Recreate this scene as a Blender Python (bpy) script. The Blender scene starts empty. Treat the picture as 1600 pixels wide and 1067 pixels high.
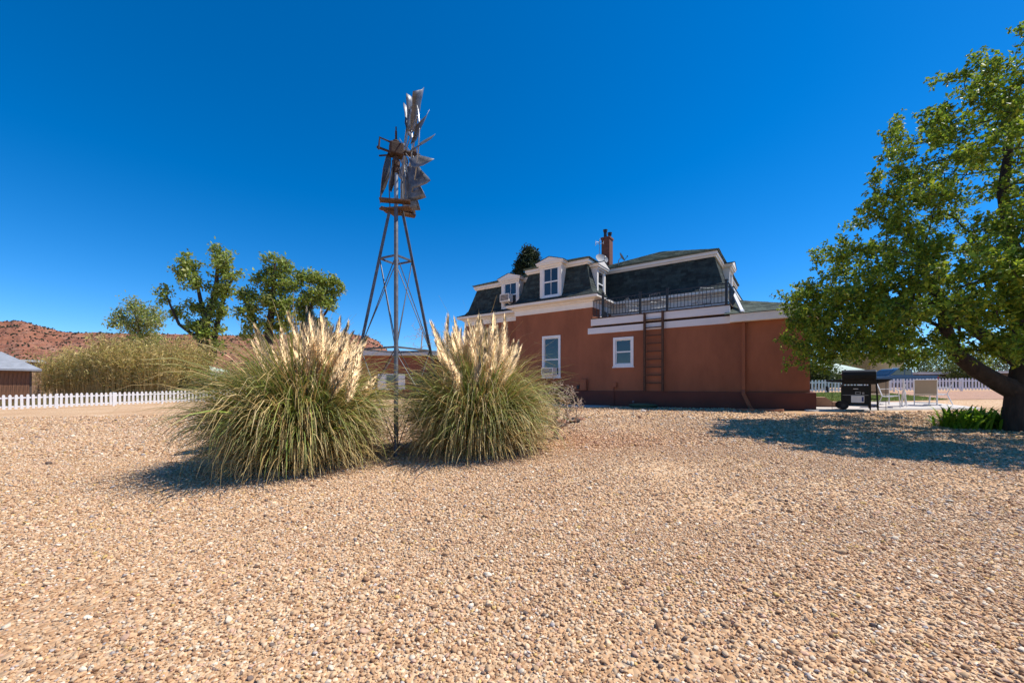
import bpy, math, random
import numpy as np
from mathutils import Vector, Matrix

random.seed(11); RNG = np.random.default_rng(11)
PI = math.pi; R = math.radians
SC = bpy.context.scene
COL = SC.collection

# ---------------------------------------------------------------- camera, sky, sun, exposure
F = 1600 * 14 / 36.0                    # focal length in photograph pixels
EYE = 1.3; HOR = 602.0
cam = bpy.data.cameras.new('camera'); cam.lens = 14; cam.sensor_width = 36
cam.shift_y = (HOR - 533.5) / 1600.0; cam.clip_start = 0.05; cam.clip_end = 8000
camo = bpy.data.objects.new('camera', cam); COL.objects.link(camo)
camo.location = (0, 0, EYE); camo.rotation_euler = (R(90), 0, 0)
SC.camera = camo

SUN_EL = R(58); SUN_AZ = math.atan2(1.0, 0.085)       # azimuth from +Y towards +X
SDIR = Vector((math.sin(SUN_AZ) * math.cos(SUN_EL), math.cos(SUN_AZ) * math.cos(SUN_EL), math.sin(SUN_EL)))
world = bpy.data.worlds.new('World'); SC.world = world; world.use_nodes = True
wn = world.node_tree.nodes; wl = world.node_tree.links
for n in list(wn): wn.remove(n)
sky = wn.new('ShaderNodeTexSky'); sky.sky_type = 'NISHITA'; sky.sun_disc = False
sky.sun_elevation = SUN_EL; sky.sun_rotation = SUN_AZ; sky.altitude = 1500
sky.air_density = 0.9; sky.dust_density = 0.3; sky.ozone_density = 6.0
hs = wn.new('ShaderNodeHueSaturation'); hs.inputs['Saturation'].default_value = 1.33
bg = wn.new('ShaderNodeBackground'); bg.inputs[1].default_value = 0.128
wo = wn.new('ShaderNodeOutputWorld')
wl.new(sky.outputs[0], hs.inputs['Color']); wl.new(hs.outputs[0], bg.inputs[0]); wl.new(bg.outputs[0], wo.inputs[0])
sun = bpy.data.lights.new('sun', 'SUN'); sun.energy = 4.2; sun.angle = R(0.5); sun.color = (1, 0.955, 0.88)
suno = bpy.data.objects.new('sun', sun); COL.objects.link(suno)
suno.rotation_euler = (-SDIR).to_track_quat('-Z', 'Y').to_euler(); suno.location = (30, -5, 40)
SC.view_settings.view_transform = 'Standard'; SC.view_settings.look = 'None'
SC.view_settings.exposure = 0.5; SC.view_settings.gamma = 1

# ---------------------------------------------------------------- helpers
def at(px, s):                          # photo column + scale (px per metre) -> X, Y
    return (px - 800) / s, F / s
def zof(py, s): return EYE + (HOR - py) / s
def sm(a, b, x):
    t = np.clip((x - a) / (b - a), 0, 1); return t * t * (3 - 2 * t)
def ground(x, y):
    x = np.asarray(x, float); y = np.asarray(y, float)
    p = 0.10 + 0.017 * x + 0.0114 * np.clip(y, -30, 400)
    p = 1.02 - np.log1p(np.exp((1.02 - p) * 7)) / 7          # soft cap
    p = -1.0 + np.log1p(np.exp((p + 1.0) * 7)) / 7
    r = np.hypot(x, y)
    u = 0.012 * np.sin(x * 1.9 + 0.6 * y) * np.sin(y * 2.3 - 0.4 * x) + 0.010 * np.sin(x * 0.9 - 1.3 * y + 1)
    return p + u * (1 - sm(14, 22, r))
def gz(x, y): return float(ground(x, y))

class MB:
    """collects geometry for ONE mesh object"""
    def __init__(s, M=None): s.v = []; s.f = []; s.c = []; s.M = M
    def add(s, vs, fs):
        b = len(s.v)
        for p in vs:
            p = Vector(p)
            if s.M is not None: p = s.M @ p
            s.v.append(p[:])
        s.f += [tuple(b + i for i in q) for q in fs]
    def box(s, x0, x1, y0, y1, z0, z1):
        s.add([(x0,y0,z0),(x1,y0,z0),(x1,y1,z0),(x0,y1,z0),(x0,y0,z1),(x1,y0,z1),(x1,y1,z1),(x0,y1,z1)],
              [(0,3,2,1),(4,5,6,7),(0,1,5,4),(1,2,6,5),(2,3,7,6),(3,0,4,7)])
    def prism(s, poly, z0, z1):             # poly of (x, y) extruded along z
        n = len(poly)
        s.add([(x,y,z0) for x,y in poly] + [(x,y,z1) for x,y in poly],
              [tuple(range(n-1,-1,-1)), tuple(range(n,2*n))] + [(i,(i+1)%n,n+(i+1)%n,n+i) for i in range(n)])
    def prism_y(s, poly, y0, y1):           # poly of (x, z) extruded along y
        n = len(poly)
        s.add([(x,y0,z) for x,z in poly] + [(x,y1,z) for x,z in poly],
              [tuple(range(n)), tuple(range(2*n-1,n-1,-1))] + [(i,n+i,n+(i+1)%n,(i+1)%n) for i in range(n)])
    def prism_x(s, poly, x0, x1):           # poly of (y, z) extruded along x
        n = len(poly)
        s.add([(x0,y,z) for y,z in poly] + [(x1,y,z) for y,z in poly],
              [tuple(range(n-1,-1,-1)), tuple(range(n,2*n))] + [(i,(i+1)%n,n+(i+1)%n,n+i) for i in range(n)])
    def tube(s, pts, rad, n=6, cap=True):
        pts = [Vector(p) for p in pts]
        if not hasattr(rad, '__len__'): rad = [rad] * len(pts)
        ref = None; rings = []
        for i, p in enumerate(pts):
            d = (pts[min(i+1, len(pts)-1)] - pts[max(i-1, 0)]).normalized()
            if ref is None: ref = d.orthogonal().normalized()
            ref = (ref - d * ref.dot(d)).normalized(); b = d.cross(ref)
            rings.append([p + (ref * math.cos(2*PI*k/n) + b * math.sin(2*PI*k/n)) * rad[i] for k in range(n)])
        vs = [q for r in rings for q in r]; fs = []
        for i in range(len(pts) - 1):
            for k in range(n):
                fs.append((i*n+k, i*n+(k+1)%n, (i+1)*n+(k+1)%n, (i+1)*n+k))
        if cap: fs += [tuple(range(n-1,-1,-1)), tuple(range((len(pts)-1)*n, len(pts)*n))]
        s.add(vs, fs)
    def bar(s, a, b, w, h):                 # rectangular bar from a to b
        a = Vector(a); b = Vector(b); d = (b - a).normalized()
        up = Vector((0,0,1)) if abs(d.z) < 0.95 else Vector((0,1,0))
        x = d.cross(up).normalized() * w / 2; y = x.cross(d).normalized() * h / 2
        s.add([a-x-y,a+x-y,a+x+y,a-x+y,b-x-y,b+x-y,b+x+y,b-x+y],
              [(0,1,2,3),(7,6,5,4),(0,4,5,1),(1,5,6,2),(2,6,7,3),(3,7,4,0)])
    def lathe(s, prof, c=(0,0,0), n=16, axis='z'):
        vs = []; fs = []
        for r, h in prof:
            for k in range(n):
                a = 2*PI*k/n; p = (r*math.cos(a), r*math.sin(a), h)
                if axis == 'x': p = (p[2], p[0], p[1])
                elif axis == 'y': p = (p[0], p[2], p[1])
                vs.append((p[0]+c[0], p[1]+c[1], p[2]+c[2]))
        m = len(prof)
        for i in range(m-1):
            for k in range(n): fs.append((i*n+k, i*n+(k+1)%n, (i+1)*n+(k+1)%n, (i+1)*n+k))
        fs += [tuple(range(n-1,-1,-1)), tuple(range((m-1)*n, m*n))]
        s.add(vs, fs)
    def build(s, name, m, parent=None, smooth=False, bevel=0):
        me = bpy.data.meshes.new(name); me.from_pydata(s.v, [], s.f); me.update()
        if smooth: me.polygons.foreach_set('use_smooth', [True]*len(me.polygons))
        return link(name, me, m, parent, bevel)
def link(name, me, m, parent=None, bevel=0):
    o = bpy.data.objects.new(name, me); COL.objects.link(o)
    if m is not None and not me.materials: me.materials.append(m)
    if parent is not None: o.parent = parent
    if bevel:
        b = o.modifiers.new('bevel', 'BEVEL'); b.width = bevel; b.segments = 2; b.limit_method = 'ANGLE'
    return o
def np_mesh(name, V, Fq, m, parent=None, col=None, smooth=False):
    """V (n,3), Fq (k,3|4) arrays; col (n,3) per-vertex colour"""
    V = np.asarray(V, np.float32); Fq = np.asarray(Fq, np.int32); k = Fq.shape[1]
    me = bpy.data.meshes.new(name)
    me.vertices.add(len(V)); me.vertices.foreach_set('co', V.ravel())
    me.loops.add(Fq.size); me.loops.foreach_set('vertex_index', Fq.ravel())
    me.polygons.add(len(Fq)); me.polygons.foreach_set('loop_start', np.arange(0, Fq.size, k, dtype=np.int32))
    me.update(calc_edges=True)
    if col is not None:
        a = me.color_attributes.new('tint', 'FLOAT_COLOR', 'POINT')
        c = np.ones((len(V), 4), np.float32); c[:, :3] = col; a.data.foreach_set('color', c.ravel())
    if smooth: me.polygons.foreach_set('use_smooth', np.ones(len(Fq), bool))
    return link(name, me, m, parent)
def tag(o, label=None, cat=None, group=None, kind=None):
    if label: o['label'] = label
    if cat: o['category'] = cat
    if group: o['group'] = group
    if kind: o['kind'] = kind
    return o
def thing(name, label, cat, loc=(0,0,0), rz=0, group=None):
    o = bpy.data.objects.new(name, None); COL.objects.link(o); o.empty_display_size = 0.2
    o.location = loc; o.rotation_euler = (0, 0, rz)
    return tag(o, label, cat, group)
def copy_tree(o, parent=None):
    c = o.copy(); COL.objects.link(c); c.parent = parent
    for ch in o.children: copy_tree(ch, c)
    return c

# ---------------------------------------------------------------- materials
def newmat(name):
    m = bpy.data.materials.new(name); m.use_nodes = True
    return m, m.node_tree.nodes, m.node_tree.links, m.node_tree.nodes['Principled BSDF']
def mat(name, col, rough=0.7, var=0.15, scale=6.0, bump=0.0, bscale=60.0, metal=0.0, col2=None, spec=0.5, stretch=None):
    m, n, l, b = newmat(name)
    b.inputs['Roughness'].default_value = rough; b.inputs['Metallic'].default_value = metal
    b.inputs['Specular IOR Level'].default_value = spec
    tc = n.new('ShaderNodeTexCoord'); src = tc.outputs['Object']
    if stretch:
        mp = n.new('ShaderNodeMapping'); mp.inputs['Scale'].default_value = stretch; l.new(src, mp.inputs[0]); src = mp.outputs[0]
    t = n.new('ShaderNodeTexNoise'); t.inputs['Scale'].default_value = scale; t.inputs['Detail'].default_value = 6
    t.inputs['Roughness'].default_value = 0.65
    l.new(src, t.inputs['Vector'])
    r = n.new('ShaderNodeValToRGB'); c2 = col2 if col2 else tuple(c * (1 + var) for c in col); c1 = tuple(c * (1 - var) for c in col)
    r.color_ramp.elements[0].position = 0.3; r.color_ramp.elements[1].position = 0.7
    r.color_ramp.elements[0].color = (*c1, 1); r.color_ramp.elements[1].color = (*c2, 1)
    l.new(t.outputs[0], r.inputs[0]); l.new(r.outputs[0], b.inputs['Base Color'])
    if bump:
        t2 = n.new('ShaderNodeTexNoise'); t2.inputs['Scale'].default_value = bscale; t2.inputs['Detail'].default_value = 4
        l.new(src, t2.inputs['Vector'])
        bp = n.new('ShaderNodeBump'); bp.inputs['Strength'].default_value = bump; bp.inputs['Distance'].default_value = 0.02
        l.new(t2.outputs[0], bp.inputs['Height']); l.new(bp.outputs[0], b.inputs['Normal'])
    return m
def leafmat(name, rough=0.5, trans=0.35, gain=1.0):
    m, n, l, b = newmat(name)
    a = n.new('ShaderNodeAttribute'); a.attribute_name = 'tint'
    b.inputs['Roughness'].default_value = rough; b.inputs['Specular IOR Level'].default_value = 0.3
    l.new(a.outputs['Color'], b.inputs['Base Color'])
    tr = n.new('ShaderNodeBsdfTranslucent'); l.new(a.outputs['Color'], tr.inputs['Color'])
    mx = n.new('ShaderNodeMixShader'); mx.inputs[0].default_value = trans
    out = n['Material Output']
    l.new(b.outputs[0], mx.inputs[1]); l.new(tr.outputs[0], mx.inputs[2]); l.new(mx.outputs[0], out.inputs['Surface'])
    return m
M = {}
M['stucco'] = mat('stucco', (0.30, 0.102, 0.048), 0.9, 0.26, 0.7, 0.35, 90, stretch=(1.2, 1.2, .5))
M['plinth'] = mat('plinth_paint', (0.125, 0.036, 0.022), 0.85, 0.14, 1.6, 0.25, 70)
M['trim'] = mat('cream_trim', (0.80, 0.74, 0.66), 0.6, 0.06, 2.5, 0.05, 40)
M['white'] = mat('white_paint', (0.80, 0.79, 0.78), 0.5, 0.05, 3)
M['fascia'] = mat('fascia_white', (0.72, 0.69, 0.68), 0.6, 0.08, 1.5, stretch=(0.6, 1, 6))
M['shingle'] = mat('asphalt_shingle', (0.030, 0.040, 0.034), 0.9, 0.55, 3.2, 0.4, 150)
M['shingle_g'] = mat('green_shingle', (0.125, 0.15, 0.115), 0.9, 0.35, 3.2, 0.4, 150)
def per_tab(m, amt=0.45):                 # every shingle tab its own tone
    n = m.node_tree.nodes; l = m.node_tree.links; b = n['Principled BSDF']; src = b.inputs['Base Color'].links[0].from_socket
    g_ = n.new('ShaderNodeNewGeometry'); mr = n.new('ShaderNodeMapRange'); mr.inputs[3].default_value = 1-amt; mr.inputs[4].default_value = 1+amt
    l.new(g_.outputs['Random Per Island'], mr.inputs[0]); vm = n.new('ShaderNodeVectorMath'); vm.operation = 'SCALE'
    l.new(src, vm.inputs[0]); l.new(mr.outputs[0], vm.inputs['Scale']); l.new(vm.outputs[0], b.inputs['Base Color'])
per_tab(M['shingle']); per_tab(M['shingle_g'], 0.3)
M['under'] = mat('roof_underlay', (0.03, 0.035, 0.03), 0.95, 0.2)
M['glass'] = mat('window_glass', (0.025, 0.03, 0.035), 0.06, 0.3, 1.5, spec=0.8)
M['black'] = mat('black_metal', (0.014, 0.014, 0.015), 0.45, 0.3, 9)
M['soot'] = mat('black_enamel', (0.010, 0.010, 0.011), 0.42, 0.3, 7, 0.05, 60, spec=0.25)
M['steel'] = mat('galvanized_steel', (0.34, 0.35, 0.36), 0.45, 0.35, 14, 0.05, 40, metal=0.7, stretch=(1,1,0.3))
M['steel_d'] = mat('dark_galvanized_angle', (0.115, 0.12, 0.135), 0.55, 0.4, 9, 0.05, 40, metal=0.4)
M['blade'] = mat('weathered_blade_zinc', (0.16, 0.165, 0.18), 0.5, 0.5, 6, 0.08, 25, metal=0.55)
M['rust'] = mat('rusty_iron', (0.05, 0.026, 0.016), 0.85, 0.6, 11, 0.3, 60)
M['oldwood'] = mat('weathered_plank', (0.115, 0.062, 0.036), 0.85, 0.4, 7, 0.3, 40, stretch=(1, 8, 8))
M['ladder'] = mat('dark_ladder_wood', (0.085, 0.04, 0.022), 0.85, 0.35, 9, 0.2, 50)
M['brick'] = mat('chimney_brick', (0.15, 0.055, 0.036), 0.9, 0.25, 9, 0.3, 60)
M['concrete'] = mat('pale_concrete', (0.52, 0.47, 0.42), 0.9, 0.12, 2.5, 0.2, 120)
M['tan'] = mat('tan_sling', (0.33, 0.26, 0.18), 0.8, 0.08, 20)
M['tanwall'] = mat('tan_stucco', (0.40, 0.24, 0.15), 0.9, 0.12, 5, 0.2, 80)
M['pvc'] = mat('white_vinyl', (0.76, 0.75, 0.74), 0.4, 0.08, 3)
M['bark'] = mat('dark_bark', (0.042, 0.029, 0.022), 0.95, 0.55, 9, 1.0, 22, stretch=(1, 1, 0.25))
M['bark_f'] = mat('far_bark', (0.05, 0.035, 0.027), 0.95, 0.4, 3)
M['twig'] = mat('grey_twig', (0.42, 0.31, 0.23), 0.9, 0.25, 9)
M['leaf'] = leafmat('leaf', 0.45, 0.45)
M['grass'] = leafmat('grass_blade', 0.5, 0.25)
def fluff(name):                          # fine fibres scatter like a soft tuft, whichever way each ribbon faces
    m, n, l, b = newmat(name); n.remove(b)
    a = n.new('ShaderNodeAttribute'); a.attribute_name = 'tint'
    d = n.new('ShaderNodeBsdfDiffuse'); t = n.new('ShaderNodeBsdfTranslucent'); ad = n.new('ShaderNodeAddShader')
    for k, z in ((d, 1.0), (t, -1.0)):
        v = n.new('ShaderNodeCombineXYZ'); v.inputs[2].default_value = z; l.new(v.outputs[0], k.inputs['Normal']); l.new(a.outputs['Color'], k.inputs['Color'])
    l.new(d.outputs[0], ad.inputs[0]); l.new(t.outputs[0], ad.inputs[1]); l.new(ad.outputs[0], n['Material Output'].inputs['Surface'])
    return m
M['plume'] = fluff('plume_fibre')
M['rock_r'] = mat('red_sandstone', (0.36, 0.16, 0.09), 0.9, 0.3, 6, 0.4, 30)
M['rock_d'] = mat('dark_lava_rock', (0.035, 0.03, 0.03), 0.95, 0.4, 8, 0.6, 40)
M['rock_w'] = mat('pale_rock', (0.55, 0.48, 0.42), 0.9, 0.2, 8, 0.3, 30)
M['hose'] = mat('green_hose', (0.012, 0.075, 0.045), 0.45, 0.25, 9)
M['truck'] = mat('blue_truck_paint', (0.020, 0.075, 0.16), 0.3, 0.12, 3)
M['rubber'] = mat('rubber', (0.015, 0.015, 0.015), 0.85, 0.2, 9)
M['tinroof'] = mat('grey_tin_roof', (0.27, 0.28, 0.30), 0.7, 0.2, 2, metal=0.0)
M['plank'] = mat('old_red_plank', (0.17, 0.08, 0.042), 0.9, 0.55, 2.2, 0.3, 30, stretch=(5, 5, 0.5))
M['brickwall'] = mat('far_brick', (0.27, 0.095, 0.055), 0.9, 0.2, 4)
M['yellow'] = mat('ochre_stucco', (0.46, 0.31, 0.14), 0.9, 0.12, 1)
M['greyroof'] = mat('pale_flat_roof', (0.55, 0.54, 0.53), 0.8, 0.12, 1)
M['darkwall'] = mat('brown_board_wall', (0.09, 0.065, 0.05), 0.9, 0.3, 2)
M['mint'] = mat('pale_green_roof', (0.42, 0.50, 0.42), 0.7, 0.1, 1)

# ---------------------------------------------------------------- ground
def ground_material():
    m, n, l, b = newmat('pea_gravel')
    b.inputs['Roughness'].default_value = 0.9; b.inputs['Specular IOR Level'].default_value = 0.2
    tc = n.new('ShaderNodeTexCoord')
    def vor(scale):
        v = n.new('ShaderNodeTexVoronoi'); v.inputs['Scale'].default_value = scale; v.inputs['Randomness'].default_value = 1
        l.new(tc.outputs['Object'], v.inputs['Vector']); return v
    v1 = vor(30.0)
    sep = n.new('ShaderNodeSeparateColor'); l.new(v1.outputs['Color'], sep.inputs[0])
    r = n.new('ShaderNodeValToRGB'); e = r.color_ramp.elements
    e[0].position = 0; e[0].color = (0.36, 0.20, 0.10, 1); e[1].position = 1; e[1].color = (0.74, 0.57, 0.38, 1)
    x = e.new(0.25); x.color = (0.55, 0.335, 0.18, 1)
    x = e.new(0.6); x.color = (0.66, 0.43, 0.24, 1)
    l.new(sep.outputs[0], r.inputs[0])
    nz = n.new('ShaderNodeTexNoise'); nz.inputs['Scale'].default_value = 0.35; nz.inputs['Detail'].default_value = 5
    l.new(tc.outputs['Object'], nz.inputs['Vector'])
    r2 = n.new('ShaderNodeValToRGB'); r2.color_ramp.elements[0].position = 0.42; r2.color_ramp.elements[1].position = 0.66
    r2.color_ramp.elements[0].color = (0, 0, 0, 1); r2.color_ramp.elements[1].color = (0.6, 0.6, 0.6, 1)
    l.new(nz.outputs[0], r2.inputs[0])
    mx = n.new('ShaderNodeMixRGB'); l.new(r2.outputs[0], mx.inputs[0]); l.new(r.outputs[0], mx.inputs[1])
    mx.inputs[2].default_value = (0.47, 0.265, 0.135, 1)
    l.new(mx.outputs[0], b.inputs['Base Color'])
    bp = n.new('ShaderNodeBump'); bp.inputs['Strength'].default_value = 0.9; bp.inputs['Distance'].default_value = 0.02; bp.invert = True
    l.new(v1.outputs['Distance'], bp.inputs['Height']); l.new(bp.outputs[0], b.inputs['Normal'])
    return m
M['gravel'] = ground_material()
def make_ground():
    rr = np.concatenate([[0.02], np.arange(0.5, 18, 0.17), 18 * (1.09 ** np.arange(1, 66))])
    na = 300; a = np.linspace(0, 2*PI, na, endpoint=False)
    X = rr[:, None] * np.sin(a); Y = rr[:, None] * np.cos(a); Z = ground(X, Y)
    V = np.stack([X, Y, Z], -1).reshape(-1, 3)
    i = np.arange(len(rr)-1)[:, None]; j = np.arange(na)[None]
    Fq = np.stack([i*na+j, (i+1)*na+j, (i+1)*na+(j+1) % na, i*na+(j+1) % na], -1).reshape(-1, 4)[:, ::-1]
    o = np_mesh('ground', V, Fq, M['gravel'], smooth=True); tag(o, 'tan pea gravel yard sloping gently up to the house', 'ground', kind='structure')
make_ground()

def sheet(name, poly, m, lift, label, cat, kind='structure', thick=0.0, n=14):
    """patch laid on the ground: poly = 4 corners (x,y), gridded so that it follows the slope"""
    P = np.array(poly, float); t = np.linspace(0, 1, n)
    A = P[0] + (P[1]-P[0]) * t[:, None]; B = P[3] + (P[2]-P[3]) * t[:, None]
    G = A[:, None] + (B - A)[:, None] * t[None, :, None]
    Z = ground(G[..., 0], G[..., 1]) + lift
    V = np.concatenate([G, Z[..., None]], -1).reshape(-1, 3)
    i = np.arange(n-1)[:, None]; j = np.arange(n-1)[None]
    Fq = np.stack([i*n+j, (i+1)*n+j, (i+1)*n+j+1, i*n+j+1], -1).reshape(-1, 4)
    if thick:
        idx = np.arange(n)
        edge = np.concatenate([idx*n, (n-1)*n+idx[1:], (idx[:-1]*n+n-1)[::-1], idx[1:-1][::-1]])
        base = len(V); V = np.concatenate([V, V[edge] - [0, 0, thick]])
        k = np.arange(len(edge)); k2 = (k+1) % len(edge)
        Fq = np.concatenate([Fq, np.stack([edge[k], base+k, base+k2, edge[k2]], -1)])
    o = np_mesh(name, V, Fq, m); tag(o, label, cat, kind=kind); return o

# ---------------------------------------------------------------- gravel stones (instanced in geometry nodes)
def make_gravel():
    pts = []
    def zone(y0, y1, cell, smin, smax, xl=None):
        ys = np.arange(y0, y1, cell); out = []
        for y in ys:
            w = 1.45 * y + 2.4
            xs = np.arange(-w, w, cell)
            out.append(np.stack([xs, np.full(len(xs), y)], -1))
        p = np.concatenate(out); p += RNG.uniform(-0.62, 0.62, p.shape) * cell
        s = RNG.uniform(smin, smax, len(p)) * np.exp(RNG.normal(0, 0.27, len(p)))
        pts.append(np.column_stack([p, s]))
    zone(0.9, 3.4, 0.0150, 0.0040, 0.0070)
    zone(0.9, 3.4, 0.0210, 0.0060, 0.0108)
    zone(3.4, 7.0, 0.0205, 0.0060, 0.0115)
    zone(7.0, 11.5, 0.036, 0.0105, 0.0195)
    zone(11.5, 17, 0.075, 0.016, 0.028)
    P = np.concatenate(pts)
    x, y = P[:, 0], P[:, 1]
    # patches of fine grit where fewer stones lie
    q = np.sin(x*1.1+0.5*y)*np.sin(0.8*y-0.6*x+2) + 0.6*np.sin(2.7*x-1.9*y)*np.sin(2.2*y+1.4*x)
    keep = RNG.random(len(P)) > np.clip(0.22 + 0.34*q, 0.02, 0.72)
    # house footprint and patio stay clear
    du = (x-2.896)*0.816 + (y-18.97)*-0.578; dv = (x-2.896)*0.578 + (y-18.97)*0.816
    keep &= ~((dv > -0.12) & (du > -8.5) & (du < 9.25)); keep &= ~((y > 12.6 - 0.0*x) & (x > 9.0))
    P = P[keep]; x, y = P[:, 0], P[:, 1]; n = len(P)
    z = ground(x, y) + P[:, 2] * RNG.uniform(-0.05, 0.55, n)
    me = bpy.data.meshes.new('gravel'); me.vertices.add(n)
    me.vertices.foreach_set('co', np.column_stack([x, y, z]).astype(np.float32).ravel())
    def attr(nm, typ, data, key='value'):
        a = me.attributes.new(nm, typ, 'POINT'); a.data.foreach_set(key, np.asarray(data, np.float32).ravel())
    attr('size', 'FLOAT', P[:, 2])
    rot = np.column_stack([RNG.normal(0, 0.35, n), RNG.normal(0, 0.35, n), RNG.uniform(0, 6.28, n)]); attr('rot', 'FLOAT_VECTOR', rot, 'vector')
    base = np.array([[0.62,0.385,0.195],[0.69,0.475,0.275],[0.53,0.30,0.14],[0.77,0.62,0.43],[0.38,0.20,0.095],[0.60,0.36,0.225],[0.66,0.42,0.13],[0.20,0.135,0.10],[0.48,0.40,0.34]])
    pr = np.array([.30,.23,.18,.09,.07,.06,.025,.025,.02])
    c = base[RNG.choice(len(base), n, p=pr)] * np.exp(RNG.normal(0, 0.14, n))[:, None]
    red = np.exp(-(((x-1.6)/1.7)**2 + ((y-8.0)/1.6)**2)); c = c * (1 - 0.30*red[:, None]*np.array([0.5, 1, 1.2]))
    lum = c.mean(1, keepdims=True); c = (lum+(c-lum)*.93)*.93*np.array([1.0, 1.0, 1.02])
    attr('tone', 'FLOAT_VECTOR', c, 'vector')
    m, nn, l, b = newmat('river_pebble')
    a = nn.new('ShaderNodeAttribute'); a.attribute_type = 'INSTANCER'; a.attribute_name = 'tone'
    tc = nn.new('ShaderNodeTexCoord'); tn = nn.new('ShaderNodeTexNoise'); tn.inputs['Scale'].default_value = 2.2; l.new(tc.outputs['Object'], tn.inputs['Vector'])
    mr = nn.new('ShaderNodeMapRange'); mr.inputs[3].default_value = 0.78; mr.inputs[4].default_value = 1.2; l.new(tn.outputs[0], mr.inputs[0])
    mul = nn.new('ShaderNodeVectorMath'); mul.operation = 'SCALE'; l.new(a.outputs['Vector'], mul.inputs[0]); l.new(mr.outputs[0], mul.inputs['Scale'])
    l.new(mul.outputs[0], b.inputs['Base Color']); b.inputs['Roughness'].default_value = 0.75; b.inputs['Specular IOR Level'].default_value = 0.3
    o = link('gravel', me, m); tag(o, 'loose rounded tan pebbles covering the yard', 'gravel', kind='stuff')
    g = bpy.data.node_groups.new('scatter_pebbles', 'GeometryNodeTree')
    g.interface.new_socket('Geometry', in_out='INPUT', socket_type='NodeSocketGeometry')
    g.interface.new_socket('Geometry', in_out='OUTPUT', socket_type='NodeSocketGeometry')
    N = g.nodes; L = g.links
    gi = N.new('NodeGroupInput'); go = N.new('NodeGroupOutput'); jn = N.new('GeometryNodeJoinGeometry')
    for k in range(7):
        ico = N.new('GeometryNodeMeshIcoSphere'); ico.inputs['Subdivisions'].default_value = 2
        sp = N.new('GeometryNodeSetPosition'); pos = N.new('GeometryNodeInputPosition')
        tx = N.new('ShaderNodeTexNoise'); tx.noise_dimensions = '4D'; tx.inputs['W'].default_value = k * 7.3; tx.inputs['Scale'].default_value = 0.95; tx.inputs['Detail'].default_value = 1
        L.new(pos.outputs[0], tx.inputs['Vector'])
        sb = N.new('ShaderNodeVectorMath'); sb.operation = 'SUBTRACT'; sb.inputs[1].default_value = (0.5, 0.5, 0.5); L.new(tx.outputs['Color'], sb.inputs[0])
        sc = N.new('ShaderNodeVectorMath'); sc.operation = 'SCALE'; sc.inputs['Scale'].default_value = 2.0; L.new(sb.outputs[0], sc.inputs[0])
        L.new(ico.outputs[0], sp.inputs[0]); L.new(sc.outputs[0], sp.inputs['Offset'])
        tr = N.new('GeometryNodeTransform'); tr.inputs['Scale'].default_value = (1.0 + 0.12*(k % 3), 0.72 + 0.07*(k % 4), 0.50 + 0.07*(k % 3)); L.new(sp.outputs[0], tr.inputs[0])
        ss = N.new('GeometryNodeSetShadeSmooth'); L.new(tr.outputs[0], ss.inputs[0])
        stm = N.new('GeometryNodeSetMaterial'); stm.inputs['Material'].default_value = m; L.new(ss.outputs[0], stm.inputs[0])
        g2 = N.new('GeometryNodeGeometryToInstance'); L.new(stm.outputs[0], g2.inputs[0]); L.new(g2.outputs[0], jn.inputs[0])
    io = N.new('GeometryNodeInstanceOnPoints'); io.inputs['Pick Instance'].default_value = True
    rv = N.new('FunctionNodeRandomValue'); rv.data_type = 'INT'
    for s_ in rv.inputs:
        if s_.type == 'INT' and s_.name == 'Min': s_.default_value = 0
        if s_.type == 'INT' and s_.name == 'Max': s_.default_value = 6
    L.new([q_ for q_ in rv.outputs if q_.type == 'INT'][0], io.inputs['Instance Index'])
    def na_(nm, typ):
        q_ = N.new('GeometryNodeInputNamedAttribute'); q_.data_type = typ; q_.inputs[0].default_value = nm
        return [s_ for s_ in q_.outputs if s_.enabled and s_.name == 'Attribute'][0]
    L.new(gi.outputs[0], io.inputs['Points']); L.new(jn.outputs[0], io.inputs['Instance'])
    L.new(na_('rot', 'FLOAT_VECTOR'), io.inputs['Rotation']); L.new(na_('size', 'FLOAT'), io.inputs['Scale'])
    L.new(io.outputs[0], go.inputs[0])
    o.modifiers.new('scatter', 'NODES').node_group = g
    print('pebbles', n)
make_gravel()

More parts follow.
